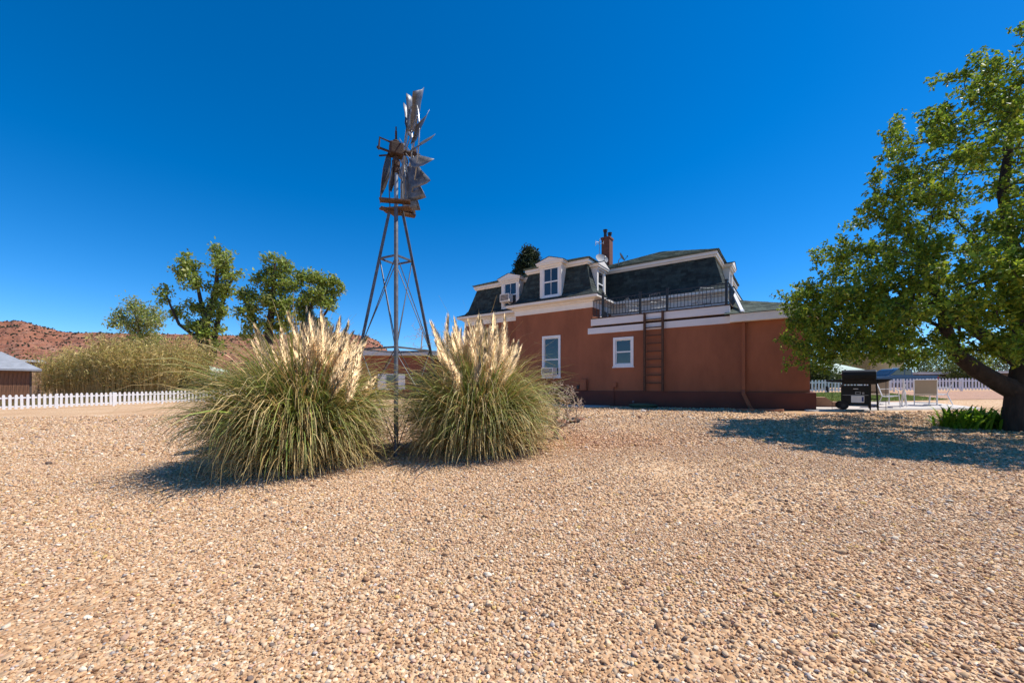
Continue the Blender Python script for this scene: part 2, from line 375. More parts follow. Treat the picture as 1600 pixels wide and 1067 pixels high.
# ---------------------------------------------------------------- hills
def make_hills():
    prof = [(-1400,60),(-900,95),(-600,92),(-300,108),(-120,104),(0,100),(30,101),(60,92),(80,87),(110,82),(250,80),(380,78),(450,80),(540,81),(575,76),(590,68),(605,54),(625,28),(660,2),(700,0)]
    px = np.arange(-1400, 701, 4.0); hp = np.interp(px, [p[0] for p in prof], [p[1] for p in prof])
    Yd = np.concatenate([np.linspace(400, 720, 60), np.linspace(730, 1000, 10)])
    def fbm(a, b):
        s = 0
        for k, (fa, fb, ph) in enumerate([(0.021,0.017,0),(0.047,0.039,1.7),(0.10,0.083,4.1),(0.23,0.19,2.2),(0.51,0.43,5.0)]):
            s = s + np.sin(a*fa+ph+1.3*np.sin(b*fb*0.8+ph))*np.cos(b*fb+0.7*ph+np.sin(a*fa*1.3)) / (1.6**k)
        return s
    PX, YD = np.meshgrid(px, Yd); X = (PX-800)/F*YD
    nz = fbm(X, YD)
    t = np.clip((YD-415-16*nz)/270, 0, 1)
    steps = 6; q = t*steps; fr = q-np.floor(q); tt = (np.floor(q)+sm(0.45, 0.95, fr))/steps
    fr2 = 0.45*t + 0.55*tt
    H = fr2*(hp[None, :]/F*690) * (1+0.03*nz) + 0.8*fbm(X*3, YD*3)*sm(0, .2, t) + 1.0
    V = np.stack([X, YD, H], -1).reshape(-1, 3)
    nj = len(px); i = np.arange(len(Yd)-1)[:, None]; j = np.arange(nj-1)[None]
    Fq = np.stack([i*nj+j, i*nj+j+1, (i+1)*nj+j+1, (i+1)*nj+j], -1).reshape(-1, 4)
    m, n, l, b = newmat('red_sandstone_hill'); b.inputs['Roughness'].default_value = 0.95
    tc = n.new('ShaderNodeTexCoord'); mp = n.new('ShaderNodeMapping'); mp.inputs['Scale'].default_value = (0.03, 0.03, 0.22); l.new(tc.outputs['Object'], mp.inputs[0])
    tn = n.new('ShaderNodeTexNoise'); tn.inputs['Scale'].default_value = 1.6; tn.inputs['Detail'].default_value = 8; tn.inputs['Roughness'].default_value = 0.7; l.new(mp.outputs[0], tn.inputs['Vector'])
    r = n.new('ShaderNodeValToRGB'); e = r.color_ramp.elements; e[0].position = 0.30; e[0].color = (0.19, 0.072, 0.040, 1); e[1].position = 0.72; e[1].color = (0.44, 0.26, 0.17, 1)
    x = e.new(0.5); x.color = (0.36, 0.135, 0.072, 1)
    l.new(tn.outputs[0], r.inputs[0]); l.new(r.outputs[0], b.inputs['Base Color'])
    bp = n.new('ShaderNodeBump'); bp.inputs['Strength'].default_value = 1.0; bp.inputs['Distance'].default_value = 6.0; l.new(tn.outputs[0], bp.inputs['Height']); l.new(bp.outputs[0], b.inputs['Normal'])
    o = np_mesh('hills', V, Fq, m); tag(o, 'red sandstone mesa slopes dotted with dark scrub on the horizon', 'hills', kind='structure')
    # scrub on the slopes
    k = 13000; ii = RNG.integers(4, len(Yd)-6, k); jj = RNG.integers(0, nj-1, k)
    top = RNG.random(k) < 0.45; ii[top] = RNG.integers(40, 62, top.sum())
    c = V.reshape(len(Yd), nj, 3)[ii, jj] + np.column_stack([RNG.uniform(-2, 2, k), RNG.uniform(-2, 2, k), np.zeros(k)])
    t_ = (1+5**.5)/2
    iv = np.array([(-1,t_,0),(1,t_,0),(-1,-t_,0),(1,-t_,0),(0,-1,t_),(0,1,t_),(0,-1,-t_),(0,1,-t_),(t_,0,-1),(t_,0,1),(-t_,0,-1),(-t_,0,1)])/1.9
    fi = np.array([(0,11,5),(0,5,1),(0,1,7),(0,7,10),(0,10,11),(1,5,9),(5,11,4),(11,10,2),(10,7,6),(7,1,8),(3,9,4),(3,4,2),(3,2,6),(3,6,8),(3,8,9),(4,9,5),(2,4,11),(6,2,10),(8,6,7),(9,8,1)])
    sz = RNG.uniform(0.5, 1.5, k)
    VV = (iv[None]*RNG.uniform(0.7, 1.3, (k, 12, 3)))*sz[:, None, None] + c[:, None] + np.array([0, 0, 0.5])
    FF = fi[None] + (np.arange(k)*12)[:, None, None]
    cc = np.repeat(np.array([0.045, 0.055, 0.03])[None]*np.exp(RNG.normal(0, .3, (k, 1))), 12, 0)
    o = np_mesh('hill_scrub', VV.reshape(-1, 3), FF.reshape(-1, 3), M['leaf'], col=cc); tag(o, 'dark juniper scrub dotting the red hills', 'scrub', kind='stuff')
make_hills()

# ---------------------------------------------------------------- house
HL = (2.896, 18.97, 0); HR = math.atan2(-0.578, 0.816)
house = thing('house', 'brown stucco two storey house with dark mansard roof, dormers and balcony', 'house', HL, HR)
def hpart(mb, name, m, parent=None, **k): return mb.build(name, m, parent if parent is not None else house, **k)
def offset_poly(poly, d):                   # inward offset of a CCW polygon
    n = len(poly); out = []
    for i in range(n):
        p0 = Vector(poly[i-1]); p1 = Vector(poly[i]); p2 = Vector(poly[(i+1) % n])
        a = (p1-p0).normalized(); b = (p2-p1).normalized()
        na = Vector((-a.y, a.x)); nb = Vector((-b.y, b.x))
        k = 1 + na.dot(nb); out.append(tuple(p1 + (na+nb)/k*d))
    return out
UP = [(-7.8,1.1),(-3.3,1.1),(-3.3,0),(1.0,0),(1.0,2.3),(6.15,2.3),(6.15,11),(-7.8,11)]
def ring_solid(mb, poly, prof):             # prof: list of (inward offset, z), closed outside surface + top cap
    rings = [[(x, y, z) for x, y in offset_poly(poly, d)] for d, z in prof]; n = len(poly)
    vs = [p for r in rings for p in r]; fs = []
    for i in range(len(rings)-1):
        for k in range(n): fs.append((i*n+k, i*n+(k+1) % n, (i+1)*n+(k+1) % n, (i+1)*n+k))
    mb.add(vs, fs)
def wall_panel(M_, x0, x1, z0, z1, th, opens=()):
    """wall in the local xz plane, outside at y=0, th thick; opens = (x0,x1,z0,z1)"""
    mb = MB(M_); xs = sorted({x0, x1, *[o[0] for o in opens], *[o[1] for o in opens]}); 
    for a, b in zip(xs[:-1], xs[1:]):
        os_ = [o for o in opens if o[0] <= a and o[1] >= b]
        z = z0
        for o in sorted(os_, key=lambda o: o[2]):
            if o[2] > z: mb.box(a, b, 0, th, z, o[2])
            z = o[3]
        mb.box(a, b, 0, th, z, z1)
    return mb
def T(x, y, z=0, rz=0): return Matrix.Translation((x, y, z)) @ Matrix.Rotation(rz, 4, 'Z')

# plinth
mb = MB(); mb.prism([(-7.92,0.98),(-3.42,0.98),(-3.42,-0.12),(9.22,-0.12),(9.22,8.0),(6.6,8.0),(6.6,11.1),(-7.92,11.1)], -0.1, 1.05); hpart(mb, 'plinth', M['plinth'], bevel=0.015)
WT = (-1.68, -0.65, 1.70, 3.74); WS = (2.01, 2.92, 2.13, 3.42)
hpart(wall_panel(T(0,0), -3.3, 1.0, 1.045, 4.93, 0.3, [(WT[0]+.1, WT[1]-.1, WT[2]+.1, WT[3]-.1)]), 'wall', M['stucco'])
hpart(wall_panel(T(0,0), 1.0, 9.05, 1.045, 3.95, 0.3, [(WS[0]+.1, WS[1]-.1, WS[2]+.1, WS[3]-.1)]), 'wall', M['stucco'])
hpart(wall_panel(T(0,1.1), -7.8, -3.3, 1.045, 4.93, 0.3), 'wall', M['stucco'])
for a in [(-3.3,-3.0,0.3,1.1,1.045,4.93), (-7.8,-7.5,1.4,10.7,1.045,4.93), (8.75,9.05,0.3,7.9,1.045,3.95), (0.7,1.0,0.3,2.3,3.95,4.93),
          (-7.8,6.15,10.7,11,1.045,4.93), (5.85,6.15,2.6,10.7,3.95,4.93), (6.15,8.75,7.6,7.9,1.045,3.95)]:
    mb = MB(); mb.box(*a); hpart(mb, 'wall', M['stucco'])
mb = MB(); mb.box(1.0, 6.15, 2.3, 2.6, 4.30, 4.93); hpart(mb, 'wall', M['white'])['label'] = 'white painted wall behind the balcony'
# frieze, cornice, mansard
mb = MB(); ring_solid(mb, UP, [(0.02,4.90),(-0.05,4.90),(-0.05,5.16),(-0.14,5.20),(-0.14,5.24),(-0.34,5.30),(-0.38,5.32),(-0.38,5.43),(-0.36,5.44),(-0.1,5.50)]); hpart(mb, 'cornice', M['trim'])
RP = [(-0.40,5.445),(-0.05,5.60),(0.12,5.82),(0.50,7.12)]
mb = MB(); ring_solid(mb, UP, RP); roof = hpart(mb, 'roof', M['under'])
mb = MB(); ring_solid(mb, UP, [(0.52,7.10),(0.42,7.10),(0.40,7.16),(0.35,7.19),(0.35,7.32),(0.37,7.34)]); hpart(mb, 'upper_cornice', M['trim'], roof)
def shingles(mb, a, b, c, d, row=0.145, tab=0.30, lift=0.012):
    """shingle tabs over the quad a(bl) b(br) c(tr) d(tl)"""
    a, b, c, d = map(Vector, (a, b, c, d)); nrm = (b-a).cross(d-a).normalized()
    if nrm.length < .5: nrm = (b-a).cross(c-a).normalized()
    h = max((d-a).length, (c-b).length); n = max(1, int(h/row))
    for i in range(n):
        t0 = i/n; t1 = min(1, (i+1.18)/n)
        L0 = a.lerp(d, t0); R0 = b.lerp(c, t0); L1 = a.lerp(d, t1); R1 = b.lerp(c, t1)
        W = (R0-L0).length
        if W < 0.08: continue
        ex = (R0-L0)/W; x = -random.random()*tab
        lo1 = (L1-L0).dot(ex); hi1 = (R1-L0).dot(ex); rise = (L1-L0)-ex*lo1
        while x < W:
            w = tab*random.uniform(0.8, 1.15); x0 = max(0, x); x1 = min(W, x+w-0.008)
            if x1-x0 > 0.02:
                y0 = min(max(x0, lo1), hi1); y1 = max(min(x1, hi1), lo1)
                lf = lift*random.uniform(0.7, 1.6); up = nrm*lf; dn = -rise*random.uniform(0, 0.05)
                p = [L0+ex*x0+dn+up, L0+ex*x1+dn+up, L0+ex*y1+rise+nrm*0.002, L0+ex*y0+rise+nrm*0.002, L0+ex*x0+dn-nrm*.004, L0+ex*x1+dn-nrm*.004]
                mb.add(p, [(0,1,2,3),(4,5,1,0),(4,0,3),(1,5,2)])
            x += w
def ring_shingles(mb, poly, prof, skip=()):
    rings = [[Vector((x, y, z)) for x, y in offset_poly(poly, d)] for d, z in prof]; n = len(poly)
    for i in range(len(rings)-1):
        for k in range(n):
            if k in skip: continue
            shingles(mb, rings[i][k], rings[i][(k+1) % n], rings[i+1][(k+1) % n], rings[i+1][k])
mb = MB(); ring_shingles(mb, UP, RP); tag(hpart(mb, 'shingles', M['shingle'], roof), 'charcoal asphalt shingles on the steep mansard slopes', kind='stuff')
# upper roof: low cap and the hipped top over the right block
def hip(mb, x0, x1, y0, y1, z0, xr0, xr1, yr, zr):
    mb.add([(x0,y0,z0),(x1,y0,z0),(x1,y1,z0),(x0,y1,z0),(xr0,yr,zr),(xr1,yr,zr)], [(0,1,5,4),(1,2,5),(2,3,4,5),(3,0,4)])
mb = MB(); ring_solid(mb, UP, [(0.31,7.325),(0.29,7.37),(1.7,7.90)]); 
P2 = offset_poly(UP, 1.7); mb.add([(x,y,7.90) for x,y in P2], [tuple(range(8))])
hpart(mb, 'upper_roof', M['shingle_g'], roof)
mb = MB(); ring_shingles(mb, UP, [(0.27,7.378),(1.7,7.91)]); tag(hpart(mb, 'upper_shingles', M['shingle_g'], roof), kind='stuff')
mb = MB(); A = (-0.95, 5.85, 2.6, 9.3, 7.372, 2.45, 2.55, 5.95, 8.80); hip(mb, *A); hpart(mb, 'hipped_top', M['under'], roof)
mb = MB(); q = [Vector(p) for p in [(-0.95,2.6,7.375),(5.85,2.6,7.375),(5.85,9.3,7.375),(-0.95,9.3,7.375),(2.45,5.95,8.80),(2.55,5.95,8.80)]]
for s in [(0,1,5,4),(1,2,5,5),(2,3,4,5),(3,0,4,4)]: shingles(mb, *[q[i] for i in s])
tag(hpart(mb, 'top_shingles', M['shingle_g'], roof), kind='stuff')
# low hipped roof over the right end
mb = MB(); hip(mb, 6.45, 9.38, -0.33, 8.2, 3.955, 6.46, 6.47, 2.6, 5.0); 
hpart(mb, 'low_roof', M['under'], roof)
mb = MB(); q = [Vector(p) for p in [(6.45,-0.36,3.96),(9.41,-0.36,3.96),(9.41,8.2,3.96),(6.46,2.6,5.01),(6.47,3.6,5.01)]]
shingles(mb, q[0], q[1], q[3], q[3]); shingles(mb, q[1], q[2], q[4], q[3])
tag(hpart(mb, 'low_shingles', M['shingle_g'], roof), 'grey green shingles on the low hipped roof', kind='stuff')
mb = MB(); mb.box(6.64, 9.36, -0.31, -0.06, 3.66, 3.945); mb.box(9.11, 9.36, -0.06, 8.0, 3.66, 3.945); hpart(mb, 'low_eave', M['trim'])
# balcony
mb = MB(); mb.box(0.97, 6.62, -0.10, -0.003, 4.03, 4.33); hpart(mb, 'fascia_board', M['fascia'])
mb = MB(); mb.box(0.80, 6.62, -0.06, -0.003, 3.66, 3.93); hpart(mb, 'fascia_board', M['fascia'])
mb = MB(); mb.box(1.003, 6.60, 0.0, 2.297, 4.0, 4.28); mb.box(1.003, 6.66, -0.13, 2.297, 4.335, 4.375); hpart(mb, 'balcony_floor', M['ladder'])
rail = MB(); rail.box(1.03, 6.58, -0.075, -0.035, 5.16, 5.20); rail.box(1.03, 6.58, -0.07, -0.04, 4.45, 4.48)
rail.box(6.56, 6.60, -0.04, 2.25, 5.16, 5.20); rail.box(6.565, 6.595, -0.04, 2.25, 4.45, 4.48)
rail = hpart(rail, 'railing', M['black'])
bal = None
for k in range(41):
    x = 1.10 + k*0.1345
    if bal is None:
        b_ = MB(); b_.box(-0.009, 0.009, -0.009, 0.009, 4.47, 5.17); bal = hpart(b_, 'baluster', M['black'], rail); o = bal
    else: o = bal.copy(); COL.objects.link(o)
    o.location = (x, -0.055, 0)
for k in range(15):
    o = bal.copy(); COL.objects.link(o); o.location = (6.58, 0.1+k*0.14, 0)
for x, h in [(1.54,5.46),(3.22,5.28),(4.33,5.28),(6.50,5.30)]:
    b_ = MB(); b_.box(x-.045, x+.045, -0.10, -0.012, 4.376, h); b_.box(x-.06, x+.06, -.115, .003, h, h+.03); hpart(b_, 'post', M['black'], rail)
# door casing onto the balcony, on the side of the tall wing
for y0 in (0.85, 1.72):
    mb = MB(); mb.box(1.003, 1.04, y0, y0+.12, 4.378, 5.1); hpart(mb, 'door_casing', M['white'])
mb = MB(); mb.box(1.002, 1.02, 0.97, 1.72, 4.378, 4.92); hpart(mb, 'balcony_door', M['glass'])
# windows
def window(M_, x0, x1, z0, z1, parent, split=0.5, grid=False, fw=0.1, proud=0.04, ac=0):
    mb = MB(M_); 
    mb.box(x0, x0+fw, -proud, 0.06, z0, z1); mb.box(x1-fw, x1, -proud, 0.06, z0, z1)
    mb.box(x0+fw, x1-fw, -proud, 0.06, z1-fw, z1); mb.box(x0+fw, x1-fw, -proud, 0.06, z0, z0+fw)
    w = mb.build('window', M['white'], parent)
    zi = z0+fw+(z1-z0-2*fw)*split
    mb = MB(M_); s = 0.045
    a, b, c, d = x0+fw, x1-fw, z0+fw, z1-fw
    mb.box(a, a+s, 0.01, 0.05, c, d); mb.box(b-s, b, 0.01, 0.05, c, d); mb.box(a+s, b-s, 0.01, 0.05, c, c+s); mb.box(a+s, b-s, 0.01, 0.05, d-s, d)
    mb.box(a+s, b-s, 0.0, 0.055, zi-0.03, zi+0.03)
    if grid:
        xm = (a+b)/2; mb.box(xm-.012, xm+.012, 0.02, 0.045, c+s, zi-.03); mb.box(xm-.012, xm+.012, 0.02, 0.045, zi+.03, d-s)
    mb.build('sash', M['white'], w)
    for q0, q1 in ((c+s, zi-.03), (zi+.03, d-s)):
        mb = MB(M_); mb.box(a+s, b-s, 0.035, 0.042, q0, q1); mb.build('pane', M['glass'], w)
    mb = MB(M_); mb.box(x0-.03, x1+.03, -proud-.04, -0.002, z0-.05, z0-.002); mb.build('sill', M['white'], w)
    mb = MB(M_); mb.box(a, b, 0.30, 0.32, c, d); mb.build('dark_backing', M['under'], w)  # dark sheet behind the panes, standing in for the unlit room
    return w
window(T(0,0), *WT, house, split=0.42); window(T(0,0), *WS, house, split=0.5)
# dormers
def dormer(M_, w, z0, z1, depth, grid=True, win=True):
    """front face in local y=0 looking to -y, centred on x=0"""
    h = w/2; mb = MB(M_); ft = 0.14
    zt = z1+0.02
    mb.box(-h, -h+ft, 0, depth, z0, zt); mb.box(h-ft, h, 0, depth, z0, zt)
    mb.box(-h+ft, h-ft, 0, 0.1, z1-0.06, zt); mb.box(-h+ft, h-ft, 0, 0.1, z0, z0+0.08)
    # entablature and pediment
    e = h+0.12
    mb.box(-e, e, -0.12, depth, zt, zt+0.09); mb.box(-h-.05, h+.05, -0.05, -0.001, zt-0.1, zt)
    mb.prism_y([(-e-.05, zt+0.09), (e+.05, zt+0.09), (e+.05, zt+0.13), (0, zt+0.36), (-e-.05, zt+0.13)], -0.15, depth)
    d = mb.build('dormer', M['trim'], house)
    if win: window(M_ @ Matrix.Translation((0, 0.03, 0)), -h+ft-.001, h-ft+.001, z0+.081, z1-.061, d, grid=grid, fw=0.05, proud=0.02)
    mb = MB(M_)
    for s in (-1, 1):
        a = Vector((s*(e+.08), -0.17, zt+0.135)); b = Vector((0, -0.17, zt+0.385)); y = Vector((0, depth+.17, 0))
        if s < 0: shingles(mb, a+y, a, b, b+y)
        else: shingles(mb, a, a+y, b+y, b)
    tag(mb.build('dormer_shingles', M['shingle'], d), kind='stuff')
    mb = MB(M_); mb.add([(-e-.07,-.16,zt+.13),(0,-.16,zt+.375),(e+.07,-.16,zt+.13),(-e-.07,depth,zt+.13),(0,depth,zt+.375),(e+.07,depth,zt+.13)], [(0,1,4,3),(1,2,5,4)])
    mb.build('dormer_roof', M['under'], d)
    return d
dormer(T(-1.21, -0.02), 1.22, 5.60, 7.22, 0.9)
dormer(T(-4.45, 1.08), 1.22, 5.60, 7.18, 0.9)
dormer(T(0.88, 1.35, 0, PI/2), 1.05, 5.50, 6.98, 0.9, grid=False)
dormer(T(6.02, 5.6, 0, PI/2), 1.2, 5.60, 7.10, 0.9)
# chimney
mb = MB(); mb.box(-0.12, 0.34, 3.75, 4.25, 7.0, 9.38); mb.box(-0.16, 0.38, 3.71, 4.29, 9.38, 9.48)
ch = hpart(mb, 'chimney', M['brick'], roof)
for x, y, t in ((0.02, 3.95, 9.95), (0.23, 4.08, 9.78)):
    mb = MB(); mb.lathe([(.085,9.5),(.085,t-.12),(.11,t-.12),(.11,t-.08),(.06,t-.06),(.06,t-.03),(.13,t-.03),(.13,t)], (x,y,0), 12); mb.build('flue_pipe', M['black'], house)
# downspout
mb = MB(); mb.box(7.02, 7.12, -0.13, -0.05, 1.07, 3.92); mb.bar((7.07,-0.10,1.10), (7.07,-0.22,0.98), .1, .08); mb.bar((7.07,-0.19,1.0), (7.38,-0.42,0.34), .10, .08)
hpart(mb, 'downspout', M['stucco'])
mb = MB(); mb.bar((6.5,1.95,5.22), (7.05,-0.30,4.0), .10, .09); mb.bar((7.05,-0.32,4.05), (7.07,-0.12,3.86), .10, .09); hpart(mb, 'upper_downspout', M['white'])
# wall fittings
for (x0, x1, z0, z1, d) in [(0.42,0.75,1.07,1.58,.14),(0.24,0.36,1.12,1.30,.08),(2.0,2.18,1.22,1.44,.10)]:
    mb = MB(); mb.box(x0, x1, -d, -0.002, z0, z1); mb.box(x0+.02, x1-.02, -d-.012, -d, z0+.02, z1-.02); hpart(mb, 'utility_box', M['stucco'] if x0 != 0.24 else M['black'], bevel=0.008)
mb = MB(); mb.tube([(2.09,-.16,1.22),(2.09,-.16,0.4)], .02, 8); mb.tube([(2.09,-.05,1.23),(2.09,-.16,1.18)], .02, 8); hpart(mb, 'conduit', M['plinth'])
for x in (2.42, 2.86):
    mb = MB(); mb.box(x-.09, x+.09, -.075, -.061, 3.72, 3.80); mb.box(x-.06, x+.06, -.085, -.075, 3.74, 3.78); hpart(mb, 'vent', M['fascia'])
mb = MB(); mb.tube([(2.98,-.14,.55),(2.98,-.24,.62),(2.98,-.30,.56)], .018, 8); mb.lathe([(.04,.62),(.04,.64)], (2.98,-.22,0), 10); hpart(mb, 'spigot', M['steel'])
# step wall at the corner
mb = MB(); mb.prism_y([(9.23,-.1),(9.23,0.86),(9.55,0.86),(9.75,0.70),(10.2,0.68),(10.2,0.52),(9.8,0.52),(9.8,-.1)], 1.5, 2.1); hpart(mb, 'step_wall', M['tanwall'])

# ladder, dishes, antenna, air conditioners: things on the house
def hw(x, y, z): 
    c, s = math.cos(HR), math.sin(HR); return (HL[0]+c*x-s*y, HL[1]+s*x+c*y, z)
lad = thing('ladder', 'dark brown wooden ladder fixed upright on the wall up to the balcony', 'ladder', hw(3.81, -0.16, 1.06), HR)
for x in (-.37, .37):
    mb = MB(); mb.box(x-.045, x+.045, -.05, .04, 0, 3.32); mb.build('rail', M['ladder'], lad, bevel=0.006)
rung = None
for k in range(9):
    if rung is None:
        mb = MB(); mb.box(-.325, .325, -.02, .02, -.022, .022); rung = mb.build('rung', M['ladder'], lad); o = rung
    else: o = rung.copy(); COL.objects.link(o)
    o.location = (0, 0, .33+k*.334)
def dish(name, label, loc, rz, tilt, r):
    t = thing(name, label, 'satellite dish', loc, rz)
    Mx = Matrix.Translation((0,-.12,.55)) @ Matrix.Rotation(tilt, 4, 'X')
    mb = MB(Mx); n = 20; vs = []; fs = []
    for i in range(6):
        rr = r*i/5
        for k in range(n): vs.append((rr*math.cos(2*PI*k/n), rr*math.sin(2*PI*k/n)*0.9, 0.22*(rr/r)**2*r))
    for i in range(5):
        for k in range(n): fs.append((i*n+k, i*n+(k+1) % n, (i+1)*n+(k+1) % n, (i+1)*n+k))
    mb.add(vs, fs); mb.add([(x,y,z-.012) for x,y,z in vs], [f[::-1] for f in fs]); mb.build('reflector', M['tinroof'], t, smooth=True)
    mb = MB(); mb.tube([(0,0.05,0),(0,0.02,.4),(0,-.1,.53)], .022, 8); mb.build('mast', M['steel'], t)
    mb = MB(Mx); mb.tube([(0,-r*.85,.02),(0,-r*.5,r*1.0)], .012, 6); mb.box(-.03,.03,-r*.5-.03,-r*.5+.03,r*.95,r*1.1); mb.build('feed_arm', M['black'], t)
dish('satellite_dish', 'grey satellite dish seen edge on against the chimney', hw(0.0, 3.3, 7.55), HR+0.9, R(62), 0.36)
dish('satellite_dish', 'small satellite dish on the roof slope right of the chimney', hw(1.05, 3.3, 7.5), HR+1.9, R(58), 0.27)
an = thing('television_antenna', 'thin television antenna with bent white elements beside the chimney', 'antenna', hw(-0.18, 3.6, 7.5), HR)
mb = MB(); mb.tube([(0,0,0),(0,0,1.85)], .018, 6); mb.build('mast', M['steel'], an)
mb = MB()
for k in range(6):
    a = k*1.05; mb.tube([(0,0,1.6+.03*k),(.24*math.cos(a),.24*math.sin(a),1.62+.05*(k % 3))], .012, 5)
    mb.tube([(.24*math.cos(a),.24*math.sin(a),1.55+.05*(k % 3)),(.24*math.cos(a),.24*math.sin(a),1.72+.05*(k % 3))], .012, 5)
mb.build('element', M['pvc'], an)
def aircon(label, loc, w, h):
    t = thing('air_conditioner', label, 'air conditioner', loc, HR)
    mb = MB(); mb.box(-w/2, w/2, -.40, .02, 0, h); mb.build('casing', M['trim'], t, bevel=.01)
    mb = MB(); mb.box(-w/2+.05, w/2-.05, -.408, -.401, .06, h-.05); mb.build('grille_backing', M['darkwall'], t)
    for k in range(5):
        mb = MB(); z = .08+(h-.16)*k/4; mb.box(-w/2+.04, w/2-.04, -.42, -.409, z-.008, z+.008); mb.build('grille_slat', M['trim'], t)
    for sx in (-1, 1):
        mb = MB(); mb.bar((sx*w*.3,-.3,-.002), (sx*w*.3,-.05,-.2), .03, .03); mb.build('bracket', M['trim'], t)
aircon('window air conditioner sticking out of the dormer above the recessed wall', hw(-4.55, 1.06, 5.95), 0.62, 0.44)
aircon('window air conditioner in the bottom of the tall ground floor window', hw(-1.16, -0.04, 1.80), 0.66, 0.36)

# ---------------------------------------------------------------- chairs
def make_chair(name, label, group, m_sling, m_frame, loc, rz, folded=False, wire=False):
    t = thing(name, label, 'chair', loc, rz, group)
    r = .013
    if folded:
        for s in (-1, 1):
            mb = MB(); mb.tube([(s*.27,-.05,0),(s*.27,.0,.5),(s*.27,.03,.98)], r, 8); mb.tube([(s*.25,.08,0),(s*.25,.03,.5),(s*.25,-.02,.80)], r, 8); mb.build('side_frame', m_frame, t)
        mb = MB(); mb.box(-.25,.25,.015,.035,.45,.96); mb.build('backrest', m_sling, t)
        mb = MB(); mb.box(-.24,.24,-.03,-.015,.12,.52); mb.build('seat', m_sling, t)
        return t
    for s in (-1, 1):
        x = s*.29
        mb = MB(); mb.tube([(x,-.30,0),(x,-.27,.40),(x,-.25,.60),(x,-.18,.645),(x,.20,.63),(x,.235,.62)], r, 8); mb.build('arm', m_frame, t)
        mb = MB(); mb.tube([(x,.30,0),(x,.16,.38),(x,.24,.64),(x,.33,.93)], r, 8); mb.tube([(x,-.275,.40),(x,.17,.38)], r, 8); mb.build('side_frame', m_frame, t)
    for y, z in ((-.275,.40),(.33,.93),(.2,.10)):
        mb = MB(); mb.tube([(-.29,y,z),(.29,y,z)], r, 8); mb.build('cross_bar', m_frame, t)
    if wire:
        for k in range(7):
            x = -.24+.08*k
            mb = MB(); mb.tube([(x,-.275,.40),(x,.0,.38),(x,.17,.39),(x,.25,.66),(x,.33,.93)], .006, 5); mb.build('wire_slat', m_frame, t)
        return t
    mb = MB(); P = [(-.275,.405),(-.1,.375),(.08,.365),(.165,.385)]
    mb.prism_x(P + [(y, z-.012) for y, z in P[::-1]], -.277, .277); mb.build('seat', m_sling, t)
    mb = MB(); P = [(.172,.40),(.225,.60),(.28,.77),(.327,.915)]
    mb.prism_x([(y-.006, z) for y, z in P] + [(y+.008, z) for y, z in P[::-1]], -.277, .277); mb.build('backrest', m_sling, t)
    return t
def gl(px, s): x, y = at(px, s); return (x, y, gz(x, y) + 0.052)
G1 = 'patio chairs beside the grill'
make_chair('patio_chair', 'white framed patio chair turned sideways just right of the grill', G1, M['pvc'], M['pvc'], gl(1388, 44.5), R(46))
make_chair('patio_chair', 'folded white patio chair standing edge on between the other chairs', G1, M['pvc'], M['pvc'], gl(1413, 43.5), R(49), True)
make_chair('patio_chair', 'patio chair with broad tan sling back turned to the gravel yard', G1, M['tan'], M['pvc'], gl(1446, 42.5), R(135))
make_chair('patio_chair', 'white patio chair sideways beyond the tan sling chair', G1, M['pvc'], M['pvc'], gl(1470, 42), R(222))
make_chair('patio_chair', 'tan backed patio chair half hidden behind the grill', G1, M['tan'], M['pvc'], gl(1373, 40), R(138))
for k, (u, v, rz, lb) in enumerate([(2.55, 1.1, 2.2, 'dark metal balcony chair nearest the tall wing'), (3.75, 1.0, 2.7, 'dark metal balcony chair behind the middle railing posts'), (5.45, 1.1, -2.4, 'dark metal balcony chair at the far end of the railing')]):
    c = make_chair('balcony_chair', lb, 'chairs on the balcony', M['steel_d'], M['steel'], hw(u, v, 4.376), HR+rz, wire=True)

# ---------------------------------------------------------------- setting patches round the house
def hxy(u, v): p = hw(u, v, 0); return p[0], p[1]
M['lawn'] = mat('lawn_turf', (0.17, 0.20, 0.04), 0.9, 0.3, 1.5, 0.5, 60)
M['litter'] = mat('brown_gravel', (0.42, 0.235, 0.145), 0.95, 0.35, 5, 0.6, 30)
sheet('concrete_path', [hxy(-4.2,-1.1), hxy(1.9,-0.95), hxy(1.9,-0.125), hxy(-4.2,-0.125)], M['concrete'], 0.03, 'narrow concrete path along the house plinth', 'path', thick=.06)
sheet('patio', [(9.9,13.35),(15.6,13.2),(17.0,16.4),(11.9,17.4)], M['concrete'], 0.05, 'pale concrete patio beside the house corner', 'patio', thick=.1)
sheet('lawn', [(12.0,17.45),(20.0,18.2),(25.6,28.1),(17.2,28.1)], M['lawn'], 0.02, 'sunlit green lawn strip behind the patio', 'lawn', n=30)
sheet('brown_gravel_bed', [(20.1,18.2),(36,17),(44,28.2),(25.7,28.2)], M['litter'], 0.012, 'brown gravel bed before the far picket fence', 'ground', n=20)
def tufts(name, label, poly_fn, n, h, cols, m, w=0.008):
    p = poly_fn(n); z = ground(p[:, 0], p[:, 1]); a = RNG.uniform(0, 2*PI, n); L = h*RNG.uniform(.6, 1.3, n)
    d = np.stack([np.cos(a), np.sin(a), np.zeros(n)], -1); lean = np.column_stack([RNG.normal(0, .35, (n, 2)), np.ones(n)])*L[:, None]
    B = np.column_stack([p, z+.015]); V = np.stack([B-d*w, B+d*w, B+lean], 1).reshape(-1, 3)
    c = np.asarray(cols)[RNG.integers(0, len(cols), n)]*np.exp(RNG.normal(0, .2, n))[:, None]
    o = np_mesh(name, V, np.arange(3*n).reshape(-1, 3), m, col=np.repeat(c, 3, 0)); tag(o, label, 'grass', kind='stuff')
